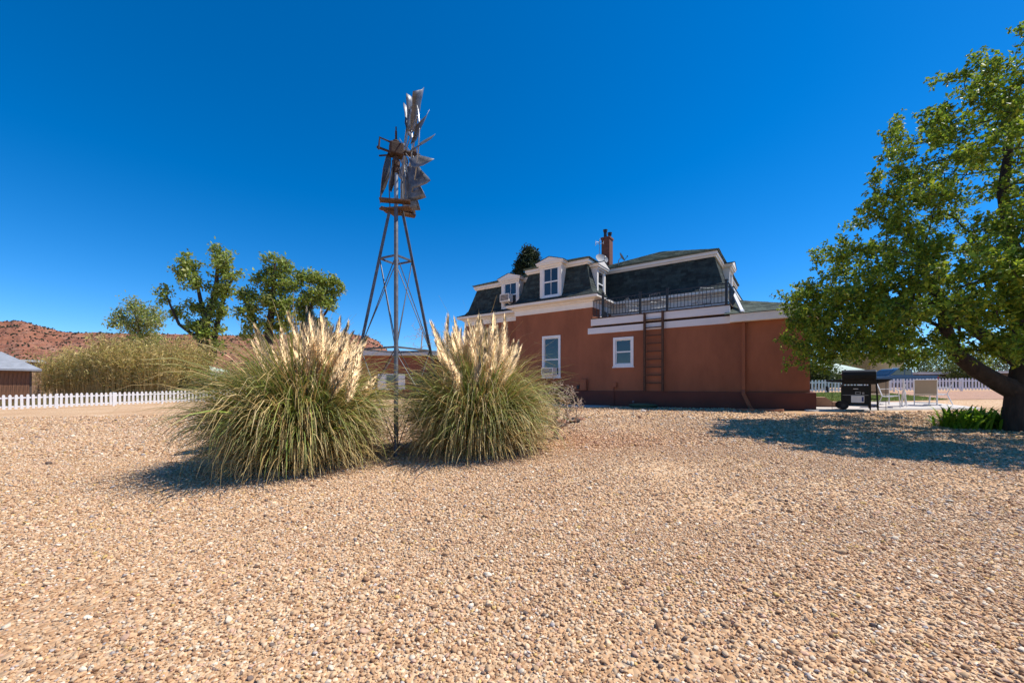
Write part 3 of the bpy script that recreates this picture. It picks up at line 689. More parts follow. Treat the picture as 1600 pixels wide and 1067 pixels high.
def quad_pts(P):
    P = np.array(P, float)
    def f(n):
        s, t = RNG.random((2, n, 1)); return (P[0]*(1-s)+P[1]*s)*(1-t)+(P[3]*(1-s)+P[2]*s)*t
    return f
tufts('lawn_grass', 'short green grass of the lawn strip behind the patio', quad_pts([(12.0,17.45),(20.0,18.2),(25.6,28.1),(17.2,28.1)]), 30000, .06, [(.19,.25,.04),(.26,.28,.07),(.15,.20,.035)], M['grass'], .009)

# ---------------------------------------------------------------- windmill
WX, WY = -2.16, 7.42; WG = gz(WX, WY)
TD = Vector((-WX, -WY, 0)).normalized(); TS = Vector((-TD.y, TD.x, 0))       # towards the camera, sideways
wm = thing('windmill', 'old farm windmill on an angle iron tower between the pampas clumps', 'windmill', (WX, WY, WG))
ZP = zof(330, 83.5) - WG; ZH = zof(237, 83.5) - WG
def leg_pt(k, z):
    half = 0.10 + (ZP+0.05 - z) * 0.198
    d = [TD, TS, -TD, -TS][k]; return d*half + Vector((0, 0, z))
for k in range(4):
    mb = MB(); a, b = leg_pt(k, -0.1), leg_pt(k, ZP+0.02); d = [TD, TS, -TD, -TS][k]
    t1 = (TD+TS).normalized() if k in (0, 1) else (TD-TS).normalized()
    mb.bar(a, b, 0.046, 0.010); 
    off = Vector((d.y, -d.x, 0))*0.024
    mb.bar(a+off+d*.02, b+off+d*.02, 0.010, 0.046); mb.build('tower_leg', M['steel_d'], wm)
lv = [zof(407, 83.5)-WG, zof(547, 83.5)-WG]
for z in lv:
    for k in range(4):
        mb = MB(); mb.bar(leg_pt(k, z), leg_pt((k+1) % 4, z), .03, .03); mb.build('girt', M['steel_d'], wm)
for z0, z1 in ((lv[1], lv[0]), (0.05, lv[1])):
    for k in range(4):
        a0, b0, a1, b1 = leg_pt(k, z0), leg_pt((k+1) % 4, z0), leg_pt(k, z1), leg_pt((k+1) % 4, z1)
        mb = MB(); mb.tube([a0, b1], .009, 6); mb.build('cross_brace', M['steel_d'], wm); mb = MB(); mb.tube([b0+Vector((0,0,.03)), a1+Vector((0,0,.03))], .009, 6); mb.build('cross_brace', M['steel_d'], wm)
mb = MB(); mb.tube([(0,0,0),(0,0,ZH-.12)], [.022,.022], 10); mb.tube([(0,0,ZP-.3),(0,0,ZH-.2)], .038, 10); mb.build('centre_pipe', M['steel'], wm)
mb = MB(); mb.tube([TD*1.0+Vector((0,0,-.1)), TD*.12+Vector((0,0,ZP))], .037, 10); mb.build('ladder_pipe', M['steel_d'], wm)
# platform planks
for k, (o0, o1, w, dz, rz) in enumerate([(-.34,.30,.16,.10,.35),(-.30,.34,.14,.0,-.25),(-.22,.42,.13,-.03,.9),(-.36,.1,.12,.02,1.4),(-.1,.42,.11,.03,-.55)]):
    mb = MB(Matrix.Translation((TD.x*(.16-.1*k), TD.y*(.16-.1*k), ZP+dz)) @ Matrix.Rotation(rz*.5, 4, 'Z')); mb.box(o0*.85, o1*.85, -w/2, w/2, -.016, .016); mb.build('platform_plank', M['oldwood'], wm, bevel=.004)
# head: gearbox, hub, wheel
AX = Vector((math.cos(R(25)), math.sin(R(25)), 0)); 
Wc = Vector((0, 0, ZH)) + AX*0.22
mb = MB(T(0,0,ZH,R(25))); mb.box(-.12,.13,-.10,.10,-.11,.12); mb.lathe([(.08,.12),(.07,.17),(.03,.20)], (0,0,0), 12); mb.build('gearbox', M['rust'], wm, bevel=.03)
mb = MB(T(0,0,ZH,R(25))); mb.lathe([(.05,.12),(.05,.30),(.11,.30),(.11,.36),(.04,.36),(.04,.44)], (0,0,0), 14, 'x'); mb.build('hub', M['rust'], wm)
mb = MB(T(0,0,ZH,R(25))); mb.lathe([(.06,-.42),(.055,-.13)], (0,0,0), 10); mb.lathe([(.075,-.30),(.075,-.2)], (0,0,0), 10); mb.tube([(0,0,.2),(0,0,.36)], .02, 6); mb.tube([(0,.0,.36),(0,0,.44)], .012, 6)
mb.tube([(-.1,-.05,.1),(-.3,-.08,.12),(-.32,-.08,-.1)], .018, 6); mb.tube([(-.12,.05,-.02),(-.34,.03,0)], .022, 6); mb.tube([(-.1,.05,-.08),(-.3,.02,-.16)], .015, 6); mb.build('furl_linkage', M['rust'], wm)
RW = 1.02
def wheel_M(a): return Matrix.Translation(Wc) @ Matrix.Rotation(R(25), 4, 'Z') @ Matrix.Rotation(a, 4, 'X')
for rr, nm in ((0.40, 'inner_ring'), (0.80, 'outer_ring')):
    mb = MB(wheel_M(0)); n = 36; mb.tube([(0.04 if rr > .5 else 0.0, rr*math.cos(2*PI*k/n), rr*math.sin(2*PI*k/n)) for k in range(n+1)], .013, 6, cap=False); mb.build(nm, M['steel'], wm)
for k in range(6):
    mb = MB(wheel_M(k*PI/3+.2)); mb.tube([(.08,0,.05),(0.02,0,.80)], .011, 6); mb.tube([(-.05,0,.05),(.02,0,.80)], .009, 6); mb.build('spoke', M['steel'], wm)
NB = 18; lost = {1, 3, 16}
for k in range(NB):
    if k in lost: continue
    a = 2*PI*k/NB + 0.09
    mb = MB(wheel_M(a)); pit = R(36); low = math.cos(a) < -0.1
    tw = random.uniform(-.12, .12) + (0 if not low else random.uniform(-.25, .3)); n = 6; vs = []; fs = []
    r1 = RW*random.uniform(.96, 1.03); w0, w1 = .09, .185
    for i in range(n+1):
        t = i/n; r = .38+(r1-.38)*t; w = w0+(w1-w0)*t
        for j in range(4):
            q = (j/3-.5)*2; cx = .03*(1-q*q)
            y = q*w*math.cos(pit+tw); x = q*w*math.sin(pit+tw)+cx
            bend = (random.uniform(-.01, .01) + (.10*t*t if low else 0.02*t))
            vs.append((x+.03+bend, y, r+(.03*q if i == n else 0)))
    for i in range(n):
        for j in range(3): fs.append((i*4+j, i*4+j+1, (i+1)*4+j+1, (i+1)*4+j))
    mb.add(vs, fs); o = mb.build('blade', M['blade'], wm, smooth=True)
    so = o.modifiers.new('solid', 'SOLIDIFY'); so.thickness = .004
# torn tail vane hanging at the back
def strip(pts, w, name):
    mb = MB(); vs = []; fs = []
    for i, (x, y, z, ww) in enumerate(pts): vs += [(x, y-ww, z), (x+.02*math.sin(i), y+ww, z)]
    for i in range(len(pts)-1): fs.append((2*i, 2*i+1, 2*i+3, 2*i+2))
    mb.add(vs, fs); o = mb.build(name, M['steel_d'], wm); so = o.modifiers.new('solid', 'SOLIDIFY'); so.thickness = .008
zz = lambda y: zof(y, 83.5) - WG
strip([(-.12,.02,zz(238),.05),(-.17,.05,zz(250),.12),(-.22,.08,zz(268),.16),(-.27,.1,zz(285),.12),(-.31,.1,zz(300),.06),(-.325,.1,zz(315),.02)], .1, 'tail_vane')
strip([(-.02,-.02,zz(250),.04),(-.05,-.02,zz(268),.08),(-.09,0,zz(285),.10),(-.12,.02,zz(299),.05)], .1, 'tail_bracket')
mb = MB(); mb.tube([(-.05,0,ZH-.15),(-.14,.03,zz(290)),(-.12,.02,ZP+.05)], .012, 6); mb.tube([(.04,0,ZH-.2),(.10,.05,ZP+.6),(.13,0,ZP)], .012, 6); mb.build('pump_rod', M['steel_d'], wm)

# ---------------------------------------------------------------- pampas grass
def blades(name, parent, n, rad, Lr, cols, wid, seed, xs=1.0, base_r=0.42, upright=0.0):
    g = np.random.default_rng(seed); ns = 8
    ph = g.uniform(0, 2*PI, n); u = np.sqrt(g.random(n)); r0 = u*base_r
    hd = ph + g.normal(0, .35, n)
    L = g.uniform(*Lr, n); tuft = g.integers(0, 60, n); tph = g.normal(0, .28, 60)[tuft]; hd = ph+tph+g.normal(0, .16, n); tl = np.exp(g.normal(0, .16, 60))[tuft]; L = L*tl
    th0 = np.radians(np.clip(90 - 33*u + g.normal(0, 9, n) + upright, 18, 94)); kap = g.uniform(0.9, 2.9, n)*(0.62+0.6*u)
    x = r0*np.cos(ph); y = r0*np.sin(ph); z = np.zeros(n)
    side = np.stack([-np.sin(hd), np.cos(hd)], -1); V = np.zeros((n, ns+1, 2, 3)); tw = g.normal(0, .5, n)
    for i in range(ns+1):
        t = i/ns; w = wid*(1-t**2.2)*g.uniform(.8, 1.2)+.0012
        V[:, i, 0] = np.stack([x-side[:, 0]*w, y-side[:, 1]*w, z-w*tw], -1); V[:, i, 1] = np.stack([x+side[:, 0]*w, y+side[:, 1]*w, z+w*tw], -1)
        th = th0 - kap*t**2.0; d = L/ns
        x = x+np.cos(hd)*np.cos(th)*d*xs; y = y+np.sin(hd)*np.cos(th)*d; z = np.maximum(z+np.sin(th)*d, .02+.05*g.random(n))
    idx = np.arange(n*(ns+1)*2).reshape(n, ns+1, 2)
    Fq = np.stack([idx[:, :-1, 0], idx[:, :-1, 1], idx[:, 1:, 1], idx[:, 1:, 0]], -1).reshape(-1, 4)
    pal = np.asarray(cols[0]); straw = np.asarray(cols[1]); dead = g.random(n) < (0.12+0.40*u)
    c = np.where(dead[:, None], straw[g.integers(0, len(straw), n)], pal[g.integers(0, len(pal), n)])*np.exp(g.normal(0, .22, n))[:, None]
    t = np.linspace(0, 1, ns+1)[None, :, None]
    C = c[:, None]*(1-t**3*.6) + np.array([.50,.38,.17])*(t**3*.6)
    return np_mesh(name, V.reshape(-1, 3), Fq, M['grass'], parent, col=np.repeat(C[:, :, None], 2, 2).reshape(-1, 3))
GREEN = [(.12,.22,.02),(.18,.30,.025),(.075,.15,.02),(.26,.34,.04),(.15,.24,.05)]
STRAW = [(.58,.42,.16),(.48,.33,.11),(.70,.54,.26),(.36,.23,.08)]
def plume_mesh(seed, L=1.5, PL=0.6):
    g = np.random.default_rng(seed); V = []; Fc = []; C = []
    bend = g.uniform(.05, .24)
    def axis(h): return np.array([bend*(h/L)**2.5*L, 0.02*math.sin(h*3+seed), h])
    ns = 8
    for i in range(ns):
        a, b = axis(L*i/ns), axis(L*(i+1)/ns); k = len(V)
        for p in (a, b):
            for q in range(3): V.append(p+np.array([math.cos(q*2.094), math.sin(q*2.094), 0])*.0045); C.append((.50,.38,.18))
        for q in range(3): Fc += [(k+q, k+(q+1) % 3, k+3+(q+1) % 3), (k+q, k+3+(q+1) % 3, k+3+q)]
    for i in range(560):
        t = g.random()**.9; h = L-PL+PL*t*.97; p = axis(h); a = g.uniform(0, 2*PI)
        rw = (.074*math.sin(PI*min(1, (t*.9+.1))**.75)+.012)*g.uniform(.5, 1.35); ln = g.uniform(.09, .20)*(1-.45*t)
        out = np.array([math.cos(a), math.sin(a), 0]); tip = p+out*rw+np.array([bend*.3, 0, 1])*ln
        mid = p+out*rw*.75+np.array([0, 0, ln*.45]); sd = np.array([-out[1], out[0], .2])*.0031
        k = len(V); V += [p, mid-sd, mid+sd, tip]; Fc += [(k, k+1, k+2), (k+1, k+3, k+2)]
        cc = np.array([.78,.60,.38])*g.uniform(.72, 1.08); C += [cc*.9, cc, cc, cc]
    o = np_mesh('plume', np.array(V), np.array(Fc), M['plume'], None, col=np.array(C)); me = o.data; bpy.data.objects.remove(o); return me
PM = [plume_mesh(s, 1.55, PL) for s, PL in ((1,.72),(2,.62),(3,.78),(4,.58),(5,.68),(6,.52))]
def pampas(label, x, y, seed, nb, rad, spots, xs, Lr):
    t = thing('pampas_grass', label, 'pampas grass', (x, y, gz(x, y)), 0, 'pampas clumps at the windmill')
    blades('foliage', t, nb, rad, Lr, (GREEN, STRAW), .0068, seed, xs)
    blades('dead_skirt', t, nb//5, rad, (.7, 1.25), (STRAW, STRAW), .0055, seed+9, xs, base_r=.62, upright=-24)
    blades('upright_leaves', t, nb//3, rad, (1.2, 1.95), (GREEN, STRAW), .0058, seed+5, .75, base_r=.5, upright=14)
    g = random.Random(seed)
    for (px, py, s) in spots:               # plume tips read from the photograph at the clump's depth
        s = s*g.uniform(.93, 1.07); X, Y = at(px, s); Z = zof(py, s)
        bx = (X-x)*.45+g.uniform(-.28, .28); by = (Y-y)*.45+g.uniform(-.28, .28)
        a = Vector((x+bx, y+by, gz(x, y)+.25)); b = Vector((X, Y, Z)); d = b-a
        o = link('plume', g.choice(PM), None, t); k = d.length/1.55
        q = Vector((0,0,1)).rotation_difference(d.normalized()); o.rotation_mode = 'QUATERNION'
        from mathutils import Quaternion
        o.rotation_quaternion = q @ Quaternion((0,0,1), g.uniform(0, 6.28)); o.location = a-t.location; o.scale = (1.0, 1.0, k)
g = random.Random(4)
LS = [(398,524,100),(412,535,103),(430,530,98),(438,545,105),(446,540,96),(452,552,104)]
LS += [(g.gauss(505, 26), g.uniform(492, 532), g.uniform(92, 112)) for _ in range(30)] + [(g.uniform(530, 566), g.uniform(518, 560), g.uniform(94, 108)) for _ in range(9)]
LS += [(g.uniform(455, 560), g.uniform(525, 575), g.uniform(98, 116)) for _ in range(12)]
LS += [(462,575,112),(575,585,104),(494,640,122),(398,668,118),(445,600,112)]
RS = [(g.gauss(738, 24), g.uniform(498, 532), g.uniform(82, 96)) for _ in range(32)] + [(g.uniform(692, 720), g.uniform(512, 560), g.uniform(82, 94)) for _ in range(9)]
RS += [(g.uniform(762, 790), g.uniform(528, 566), g.uniform(84, 94)) for _ in range(8)] + [(g.uniform(690, 790), g.uniform(530, 580), g.uniform(86, 100)) for _ in range(12)] + [(812,528,88),(806,540,90),(722,600,98),(745,610,100),(700,575,92)]
pampas('wide pampas clump with green arching leaves left of the windmill tower', -3.28, 6.15, 21, 8500, 1.4, LS, .93, (.9, 1.68))
pampas('pampas clump with a dense crown of plumes beside the bare shrub', -0.60, 7.05, 42, 8000, 1.3, RS, 0.95, (0.9, 1.62))

# ---------------------------------------------------------------- trees
def grow(base_lines, attract, sag=0.0, step=0.4, seed=0, tip=0.006, power=2.2, avoid_up=0.4):
    """base_lines: list of (points, r0, r1); attract: (n,3). returns tubes mesh arrays and twig nodes"""
    g = np.random.default_rng(seed)
    pos = []; par = []; fixed = []
    for pts, r0, r1, root in base_lines:
        pts = [np.array(p, float) for p in pts]; prev = -1
        if root is not None: prev = int(np.argmin([np.linalg.norm(p-pts[0]) for p in pos]))
        start = 0 if root is None else 1
        for i in range(start, len(pts)):
            pos.append(pts[i]); par.append(prev); fixed.append(r0+(r1-r0)*i/(len(pts)-1)); prev = len(pos)-1
    P = np.zeros((60000, 3)); n = len(pos); P[:n] = pos; first = 2
    c0 = P[:n].mean(0); order = np.argsort([np.min(np.linalg.norm(P[:n]-a, axis=1)) for a in attract])
    tips = []
    for k in order:
        a = attract[k]; d = np.linalg.norm(P[first:n]-a, axis=1) + avoid_up*np.maximum(0, P[first:n, 2]-a[2]); j = first+int(np.argmin(d)); L = np.linalg.norm(P[j]-a)
        m = max(2, int(L/step)); p0 = P[j].copy(); prev = j
        side = g.normal(0, 1, 3)*.10*L; arch = np.array([0, 0, .10*L])
        for i in range(1, m+1):
            t = i/m; q = p0+(a-p0)*t+(side+arch)*math.sin(PI*t)*(1-.3*t)+np.array([0, 0, -sag*L*t*t]) + g.normal(0, .03, 3)*min(1, L)
            P[n] = q; pos.append(q); par.append(prev); fixed.append(0); prev = n; n += 1
        tips.append((n-m, n))
    par = np.array(par); r = np.zeros(n); acc = np.zeros(n); has = np.zeros(n, bool)
    for i in range(n-1, -1, -1):
        if not has[i]: acc[i] = tip**power
        r[i] = max(acc[i]**(1/power), fixed[i])
        if par[i] >= 0: acc[par[i]] += acc[i]; has[par[i]] = True
    return P[:n].copy(), par, r, tips
def tubes(P, par, r, name, m, parent, ns=6):
    i = np.where(par >= 0)[0]; A = P[par[i]]; B = P[i]; ra = np.minimum(r[par[i]], r[i]*1.6+.004); ra = np.where(r[i] > .05, r[par[i]], ra); rb = r[i]
    d = B-A; d /= np.linalg.norm(d, axis=1, keepdims=True)+1e-9
    h = np.where(np.abs(d[:, 2:3]) < .9, np.array([[0, 0, 1.0]]), np.array([[1.0, 0, 0]])); x = np.cross(d, h); x /= np.linalg.norm(x, axis=1, keepdims=True); y = np.cross(d, x)
    a = np.arange(ns)*2*PI/ns; ring = np.cos(a)[None, :, None]*x[:, None]+np.sin(a)[None, :, None]*y[:, None]
    V = np.stack([A[:, None]+ring*ra[:, None, None], B[:, None]+d[:, None]*rb[:, None, None]*.3+ring*rb[:, None, None]], 1).reshape(-1, 3)
    k = (np.arange(len(i))*2*ns)[:, None]; j = np.arange(ns)[None]; j2 = (j+1) % ns
    Fq = np.stack([k+j, k+j2, k+ns+j2, k+ns+j], -1).reshape(-1, 4)
    return np_mesh(name, V, Fq, m, parent, smooth=True)
def leaves(cent, size, cols, name, parent, seed=0, upb=.5, droop=.2, m=None, asp=.55):
    g = np.random.default_rng(seed); n = len(cent); s = size*np.exp(g.normal(0, .22, n))
    d = g.normal(0, 1, (n, 3)); d[:, 2] -= droop; d /= np.linalg.norm(d, axis=1, keepdims=True)
    nn = g.normal(0, 1, (n, 3)); nn[:, 2] += upb*2; nn -= d*np.sum(nn*d, 1, keepdims=True); nn /= np.linalg.norm(nn, axis=1, keepdims=True); x = np.cross(d, nn)
    a = cent; S = s[:, None]
    V = np.stack([a, a+d*S*.5+x*S*asp*.5+nn*S*.10, a+d*S, a+d*S*.5-x*S*asp*.5+nn*S*.10], 1).reshape(-1, 3)
    k = np.arange(n)*4; Fq = np.concatenate([np.stack([k, k+1, k+2], -1), np.stack([k, k+2, k+3], -1)])
    cols = np.asarray(cols); c = cols[g.integers(0, len(cols), n)]*np.exp(g.normal(0, .20, n))[:, None]
    return np_mesh(name, V, Fq, m or M['leaf'], parent, col=np.repeat(c, 4, 0))
def tree_thing(name, label, cat, base, lines, attract, nleaf, spread, size, cols, seed, bark, group=None, tip=.006, step=.4, sag=0., upb=.5, frac=.35, ns=6, power=2.2, ros=1):
    t = thing(name, label, cat, tuple(base), 0, group); b = np.array(base)
    P, par, r, tips = grow([( [np.array(p)-b for p in pts], r0, r1, root) for pts, r0, r1, root in lines], np.asarray(attract)-b, sag, step, seed, tip, power)
    tubes(P, par, r, 'trunk', bark, t, ns)
    if nleaf:
        g = np.random.default_rng(seed+1); idx = np.concatenate([np.arange(int(a+(b_-a)*(1-frac) - .001), b_) for a, b_ in tips])
        idx = idx[g.integers(0, len(idx), nleaf)]
        # leaves in little rosettes
        if ros > 1:
            k = nleaf//ros; idx = np.repeat(idx[:k], ros); nleaf = len(idx); jit = np.repeat(g.normal(0, spread, (k, 3)), ros, 0)+g.normal(0, .012, (nleaf, 3))
        else: jit = g.normal(0, spread, (nleaf, 3))
        c = P[idx]+jit
        leaves(c, size, cols, 'crown', t, seed, upb)
    return t
# the broad tree on the right: trunk base, two limbs, crown profile measured from the outline
TX, TY = 10.45, 8.2; TG = gz(TX, TY)
def crown_pts(n, g):
    zr = np.array([1.75,2.3,2.7,3.85,4.6,5.9,6.95,8.0,8.65]); rr = np.array([3.0,3.75,3.9,3.6,3.2,2.45,1.85,1.05,.15])
    out = []
    while len(out) < n:
        z = g.uniform(1.9, 8.6); R_ = np.interp(z, zr, rr)
        if g.random() > (R_/3.85)**1.2: continue
        u = g.random()**.36; a = g.uniform(0, 2*PI)
        lob = 1+.10*math.sin(3*a+z*1.7)+.07*math.sin(7*a-z*2.3)
        p = (TX-.05+R_*u*lob*math.cos(a), TY+.1+R_*u*lob*math.sin(a), z+.35*(g.random()-.5))
        if p[2] < 2.7 and u < .55: continue
        out.append(p)
    return np.array(out)
gA = np.random.default_rng(77); AT = crown_pts(1100, gA)
al = gA.uniform(2.3, 4.3, 230); rl = gA.uniform(2.5, 3.95, 230)
AT = np.concatenate([AT, np.column_stack([TX+rl*np.cos(al), TY+.1+rl*np.sin(al), gA.uniform(1.75, 3.5, 230)])])      # low skirt of boughs towards the house
_u = 602-(AT[:, 2]-EYE)*F/AT[:, 1]; _p = 800+F*AT[:, 0]/AT[:, 1]; AT = AT[~((_p > 1310) & (_u > 562))]      # underside of the crown is clear above the patio
lines = [([(TX,TY,TG-.15),(TX-.02,TY,TG+.35),(TX,TY,TG+.8),(TX+.12,TY+.02,TG+1.4),(TX+.12,TY+.05,TG+2.4),(TX+.0,TY+.1,TG+3.6),(TX-.1,TY+.2,TG+5.0),(TX+.0,TY+.1,TG+6.5)], .27, .06, None),
         ([(TX,TY,TG+.6),(TX-.35,TY+.05,TG+.98),(TX-.75,TY+.1,TG+1.25),(TX-1.15,TY+.15,TG+1.6),(TX-1.4,TY+.1,TG+2.1),(TX-1.5,TY+.1,TG+2.7),(TX-1.75,TY+.3,TG+3.5)], .185, .075, 0),
         ([(TX+.1,TY,TG+1.2),(TX+.7,TY-.3,TG+1.9),(TX+1.3,TY-.5,TG+2.8),(TX+1.7,TY-.6,TG+3.8)], .18, .06, 0),
         ([(TX+.1,TY,TG+1.6),(TX+.0,TY+.8,TG+2.2),(TX-.1,TY+1.6,TG+3.0)], .15, .06, 0)]
SPRING = [(.21,.32,.028),(.15,.24,.024),(.29,.36,.03),(.10,.17,.02),(.33,.36,.035)]
tree_thing('shade_tree', 'broad leafy shade tree with low forked dark trunk beside the patio', 'tree', (TX, TY, TG), lines, AT, 146000, .085, .072, SPRING, 5, M['bark'], sag=.05, step=.28, tip=.0045, frac=.75, power=2.35, ros=7)

def clumps(lst, s, n, g, dj):               # list of (px, py, rx, ry) at scale s -> attractors
    X0, Y0 = at(0, s); out = []; area = sum(c[2]*c[3] for c in lst)
    for px, py, rx, ry in lst:
        k = max(3, int(n*rx*ry/area))
        v = g.normal(0, 1, (k, 3)); v /= np.linalg.norm(v, axis=1, keepdims=True); v *= (g.random((k, 1))**.4)
        out.append(np.column_stack([(px-800+v[:, 0]*rx)/s, F/s+v[:, 1]*(rx/s)*dj+g.normal(0, .4), EYE+(HOR-py+v[:, 2]*ry)/s]))
    return np.concatenate(out)
def pxline(pts, s): return [((px-800)/s, F/s+dy, EYE+(HOR-py)/s) for px, py, dy in pts]
COT = [(.27,.34,.055),(.31,.38,.06),(.18,.25,.04),(.34,.35,.11)]
gB = np.random.default_rng(5); s = 14.8
bx, by = at(320, s)
tree_thing('cottonwood_tree', 'tall open cottonwood with twin dark trunks behind the white fence', 'tree', (bx, by, gz(bx, by)),
  [(pxline([(316,618,0),(317,570,0),(318,530,0),(322,500,0),(330,470,.3),(335,440,.3),(338,400,.3)], s), .62, .12, None),
   (pxline([(322,575,.5),(328,560,.5),(329,530,.5),(334,490,.8),(345,450,.8),(360,425,.8)], s), .38, .1, 0),
   (pxline([(317,535,0),(300,522,0),(285,508,-.4),(272,480,-.4),(265,462,-.4)], s), .22, .06, 0),
   (pxline([(319,505,0),(308,470,.5),(300,430,.5),(296,410,.5)], s), .26, .06, 0)],
  clumps([(298,410,16,18),(283,425,14,10),(310,440,16,16),(337,395,14,14),(345,420,18,18),(362,410,14,12),(372,430,12,9),(335,455,22,18),(262,462,12,14),(270,485,10,10),(325,485,22,16),(300,480,14,14),(322,515,26,18),(296,512,12,9),(345,480,14,12),(338,540,10,8)], s, 230, gB, .8),
  6800, .22, .32, COT, 31, M['bark_f'], 'cottonwoods behind the fence', tip=.02, step=.7)
s = 13.6; bx, by = at(418, s)
tree_thing('cottonwood_tree', 'full dark green cottonwood whose crown stands behind the left pampas plumes', 'tree', (bx, by, gz(bx, by)),
  [(pxline([(418,622,0),(418,560,0),(420,520,0),(425,480,0),(428,440,0),(430,410,0)], s), .6, .12, None), (pxline([(419,540,0),(400,510,0),(390,480,0),(384,460,0)], s), .3, .08, 0)],
  clumps([(430,415,24,18),(415,440,22,20),(445,445,20,18),(385,460,16,16),(392,490,18,16),(425,475,28,20),(455,480,16,18),(430,510,30,18),(392,518,14,12)], s, 240, gB, .9),
  8000, .25, .34, COT, 32, M['bark_f'], 'cottonwoods behind the fence', tip=.02, step=.7)
s = 13.0; bx, by = at(492, s)
tree_thing('cottonwood_tree', 'spreading cottonwood with leaning limbs right of the fuller one', 'tree', (bx, by, gz(bx, by)),
  [(pxline([(468,622,0),(470,560,0),(474,520,0),(482,490,0),(492,465,0),(500,445,0)], s), .5, .1, None), (pxline([(472,540,0),(490,510,0),(508,490,0),(520,470,0)], s), .25, .08, 0)],
  clumps([(480,437,18,14),(505,440,20,13),(522,450,14,12),(498,465,22,14),(518,478,14,12),(472,470,14,16),(480,500,20,14),(505,505,14,12)], s, 190, gB, .9),
  6200, .24, .34, COT, 33, M['bark_f'], 'cottonwoods behind the fence', tip=.02, step=.7)
s = 11.5; bx, by = at(218, s)
tree_thing('willow_tree', 'pale thin leaved tree rising over the cane thicket', 'tree', (bx, by, gz(bx, by)),
  [(pxline([(220,620,0),(220,560,0),(218,530,0),(214,505,0),(210,485,0)], s), .3, .08, None)],
  clumps([(205,480,16,14),(190,500,14,12),(235,490,20,12),(215,510,24,16),(250,508,10,14),(225,535,26,14)], s, 260, gB, .9), 5500, .34, .30, [(.30,.34,.09),(.38,.38,.16),(.24,.31,.06)], 34, M['twig'], tip=.02, step=.8)
s = 17.0; bx, by = at(655, s)
tree_thing('bare_tree', 'small leafless tree above the brick building', 'tree', (bx, by, gz(bx, by)), [(pxline([(655,625,0),(656,575,0),(658,545,0),(660,520,0)], s), .14, .03, None)],
  clumps([(660,512,18,22),(645,530,14,14),(672,532,14,16)], s, 120, gB, .8), 0, 0, 0, COT, 35, M['twig'], tip=.008, step=.5)
# conifer behind the house
s = 16.5; bx, by = at(826, s); cg = gz(bx, by); H_ = zof(389, s)-cg
gC = np.random.default_rng(3); at_ = []
for k in range(420):
    z = gC.uniform(.18, 1)*H_; r_ = (1-z/H_)**.42*2.9*(.7+.4*gC.random()); a = gC.uniform(0, 2*PI); at_.append((bx+r_*math.cos(a), by+r_*math.sin(a), cg+z-.25*r_))
tree_thing('conifer_tree', 'dark evergreen conifer rising behind the dormers', 'tree', (bx, by, cg), [([(bx,by,cg-.1),(bx,by,cg+H_*.3),(bx,by,cg+H_*.6),(bx,by,cg+H_*.97)], .3, .04, None)], np.array(at_),
  24000, .2, .24, [(.028,.045,.022),(.04,.058,.025),(.022,.036,.02)], 36, M['bark_f'], tip=.012, step=.5, frac=.7)

# bushes: green masses with a stem each
def bush(name, label, cat, px, s, w, h, n, size, cols, seed, group=None, dy=0.0):
    x, y = at(px, s); y += dy; z = gz(x, y); g = np.random.default_rng(seed)
    a = []
    for k in range(70):
        v = g.normal(0, 1, 3); v /= np.linalg.norm(v); v *= g.random()**.35; a.append((x+v[0]*w/2, y+v[1]*w/2*.8, z+h*.52+v[2]*h*.48))
    return tree_thing(name, label, cat, (x, y, z), [([(x,y,z-.05),(x,y,z+.1*h),(x+.05,y,z+.2*h),(x,y,z+.35*h)], .05, .03, None)], a, n, .12*w, size, cols, seed, M['bark_f'], group, tip=.008, step=.4)
LIME = [(.12,.16,.03),(.16,.18,.05),(.10,.13,.03)]; OLV = [(.14,.13,.06),(.10,.11,.04),(.19,.16,.08)]; DG = [(.05,.08,.02),(.07,.10,.025)]
bush('green_shrub', 'bright green shrub between the twin trunked cottonwood and the fence', 'shrub', 352, 16.5, 3.2, 2.4, 4000, .17, LIME, 51)
bush('green_shrub', 'olive shrub close to the left pampas clump behind the fence', 'shrub', 388, 17, 3.4, 2.9, 4200, .17, OLV, 52)
bush('green_shrub', 'low dusty shrub beside the white porch', 'shrub', 330, 17.5, 2.4, 1.8, 2600, .15, OLV, 53)
bush('green_shrub', 'dark green tree crown above the plank shed roof', 'shrub', 42, 13, 5.0, 4.3, 4500, .25, DG, 54)
bush('green_shrub', 'dark green shrub behind the end of the plank shed', 'shrub', 8, 13, 4.0, 3.9, 3500, .25, DG, 55)
bush('green_shrub', 'small olive shrub at the right end of the cane thicket', 'shrub', 287, 17, 2.2, 1.7, 2400, .15, OLV, 58)
bush('green_shrub', 'yellow green shrub under the left hill by the brick building', 'shrub', 572, 16.5, 3.0, 3.1, 3500, .18, [(.16,.15,.04),(.12,.13,.04)], 56)
bush('green_shrub', 'low dark shrub before the brick building wall', 'shrub', 668, 23, 2.2, 2.0, 3200, .12, [(.05,.06,.025),(.09,.08,.04)], 57)

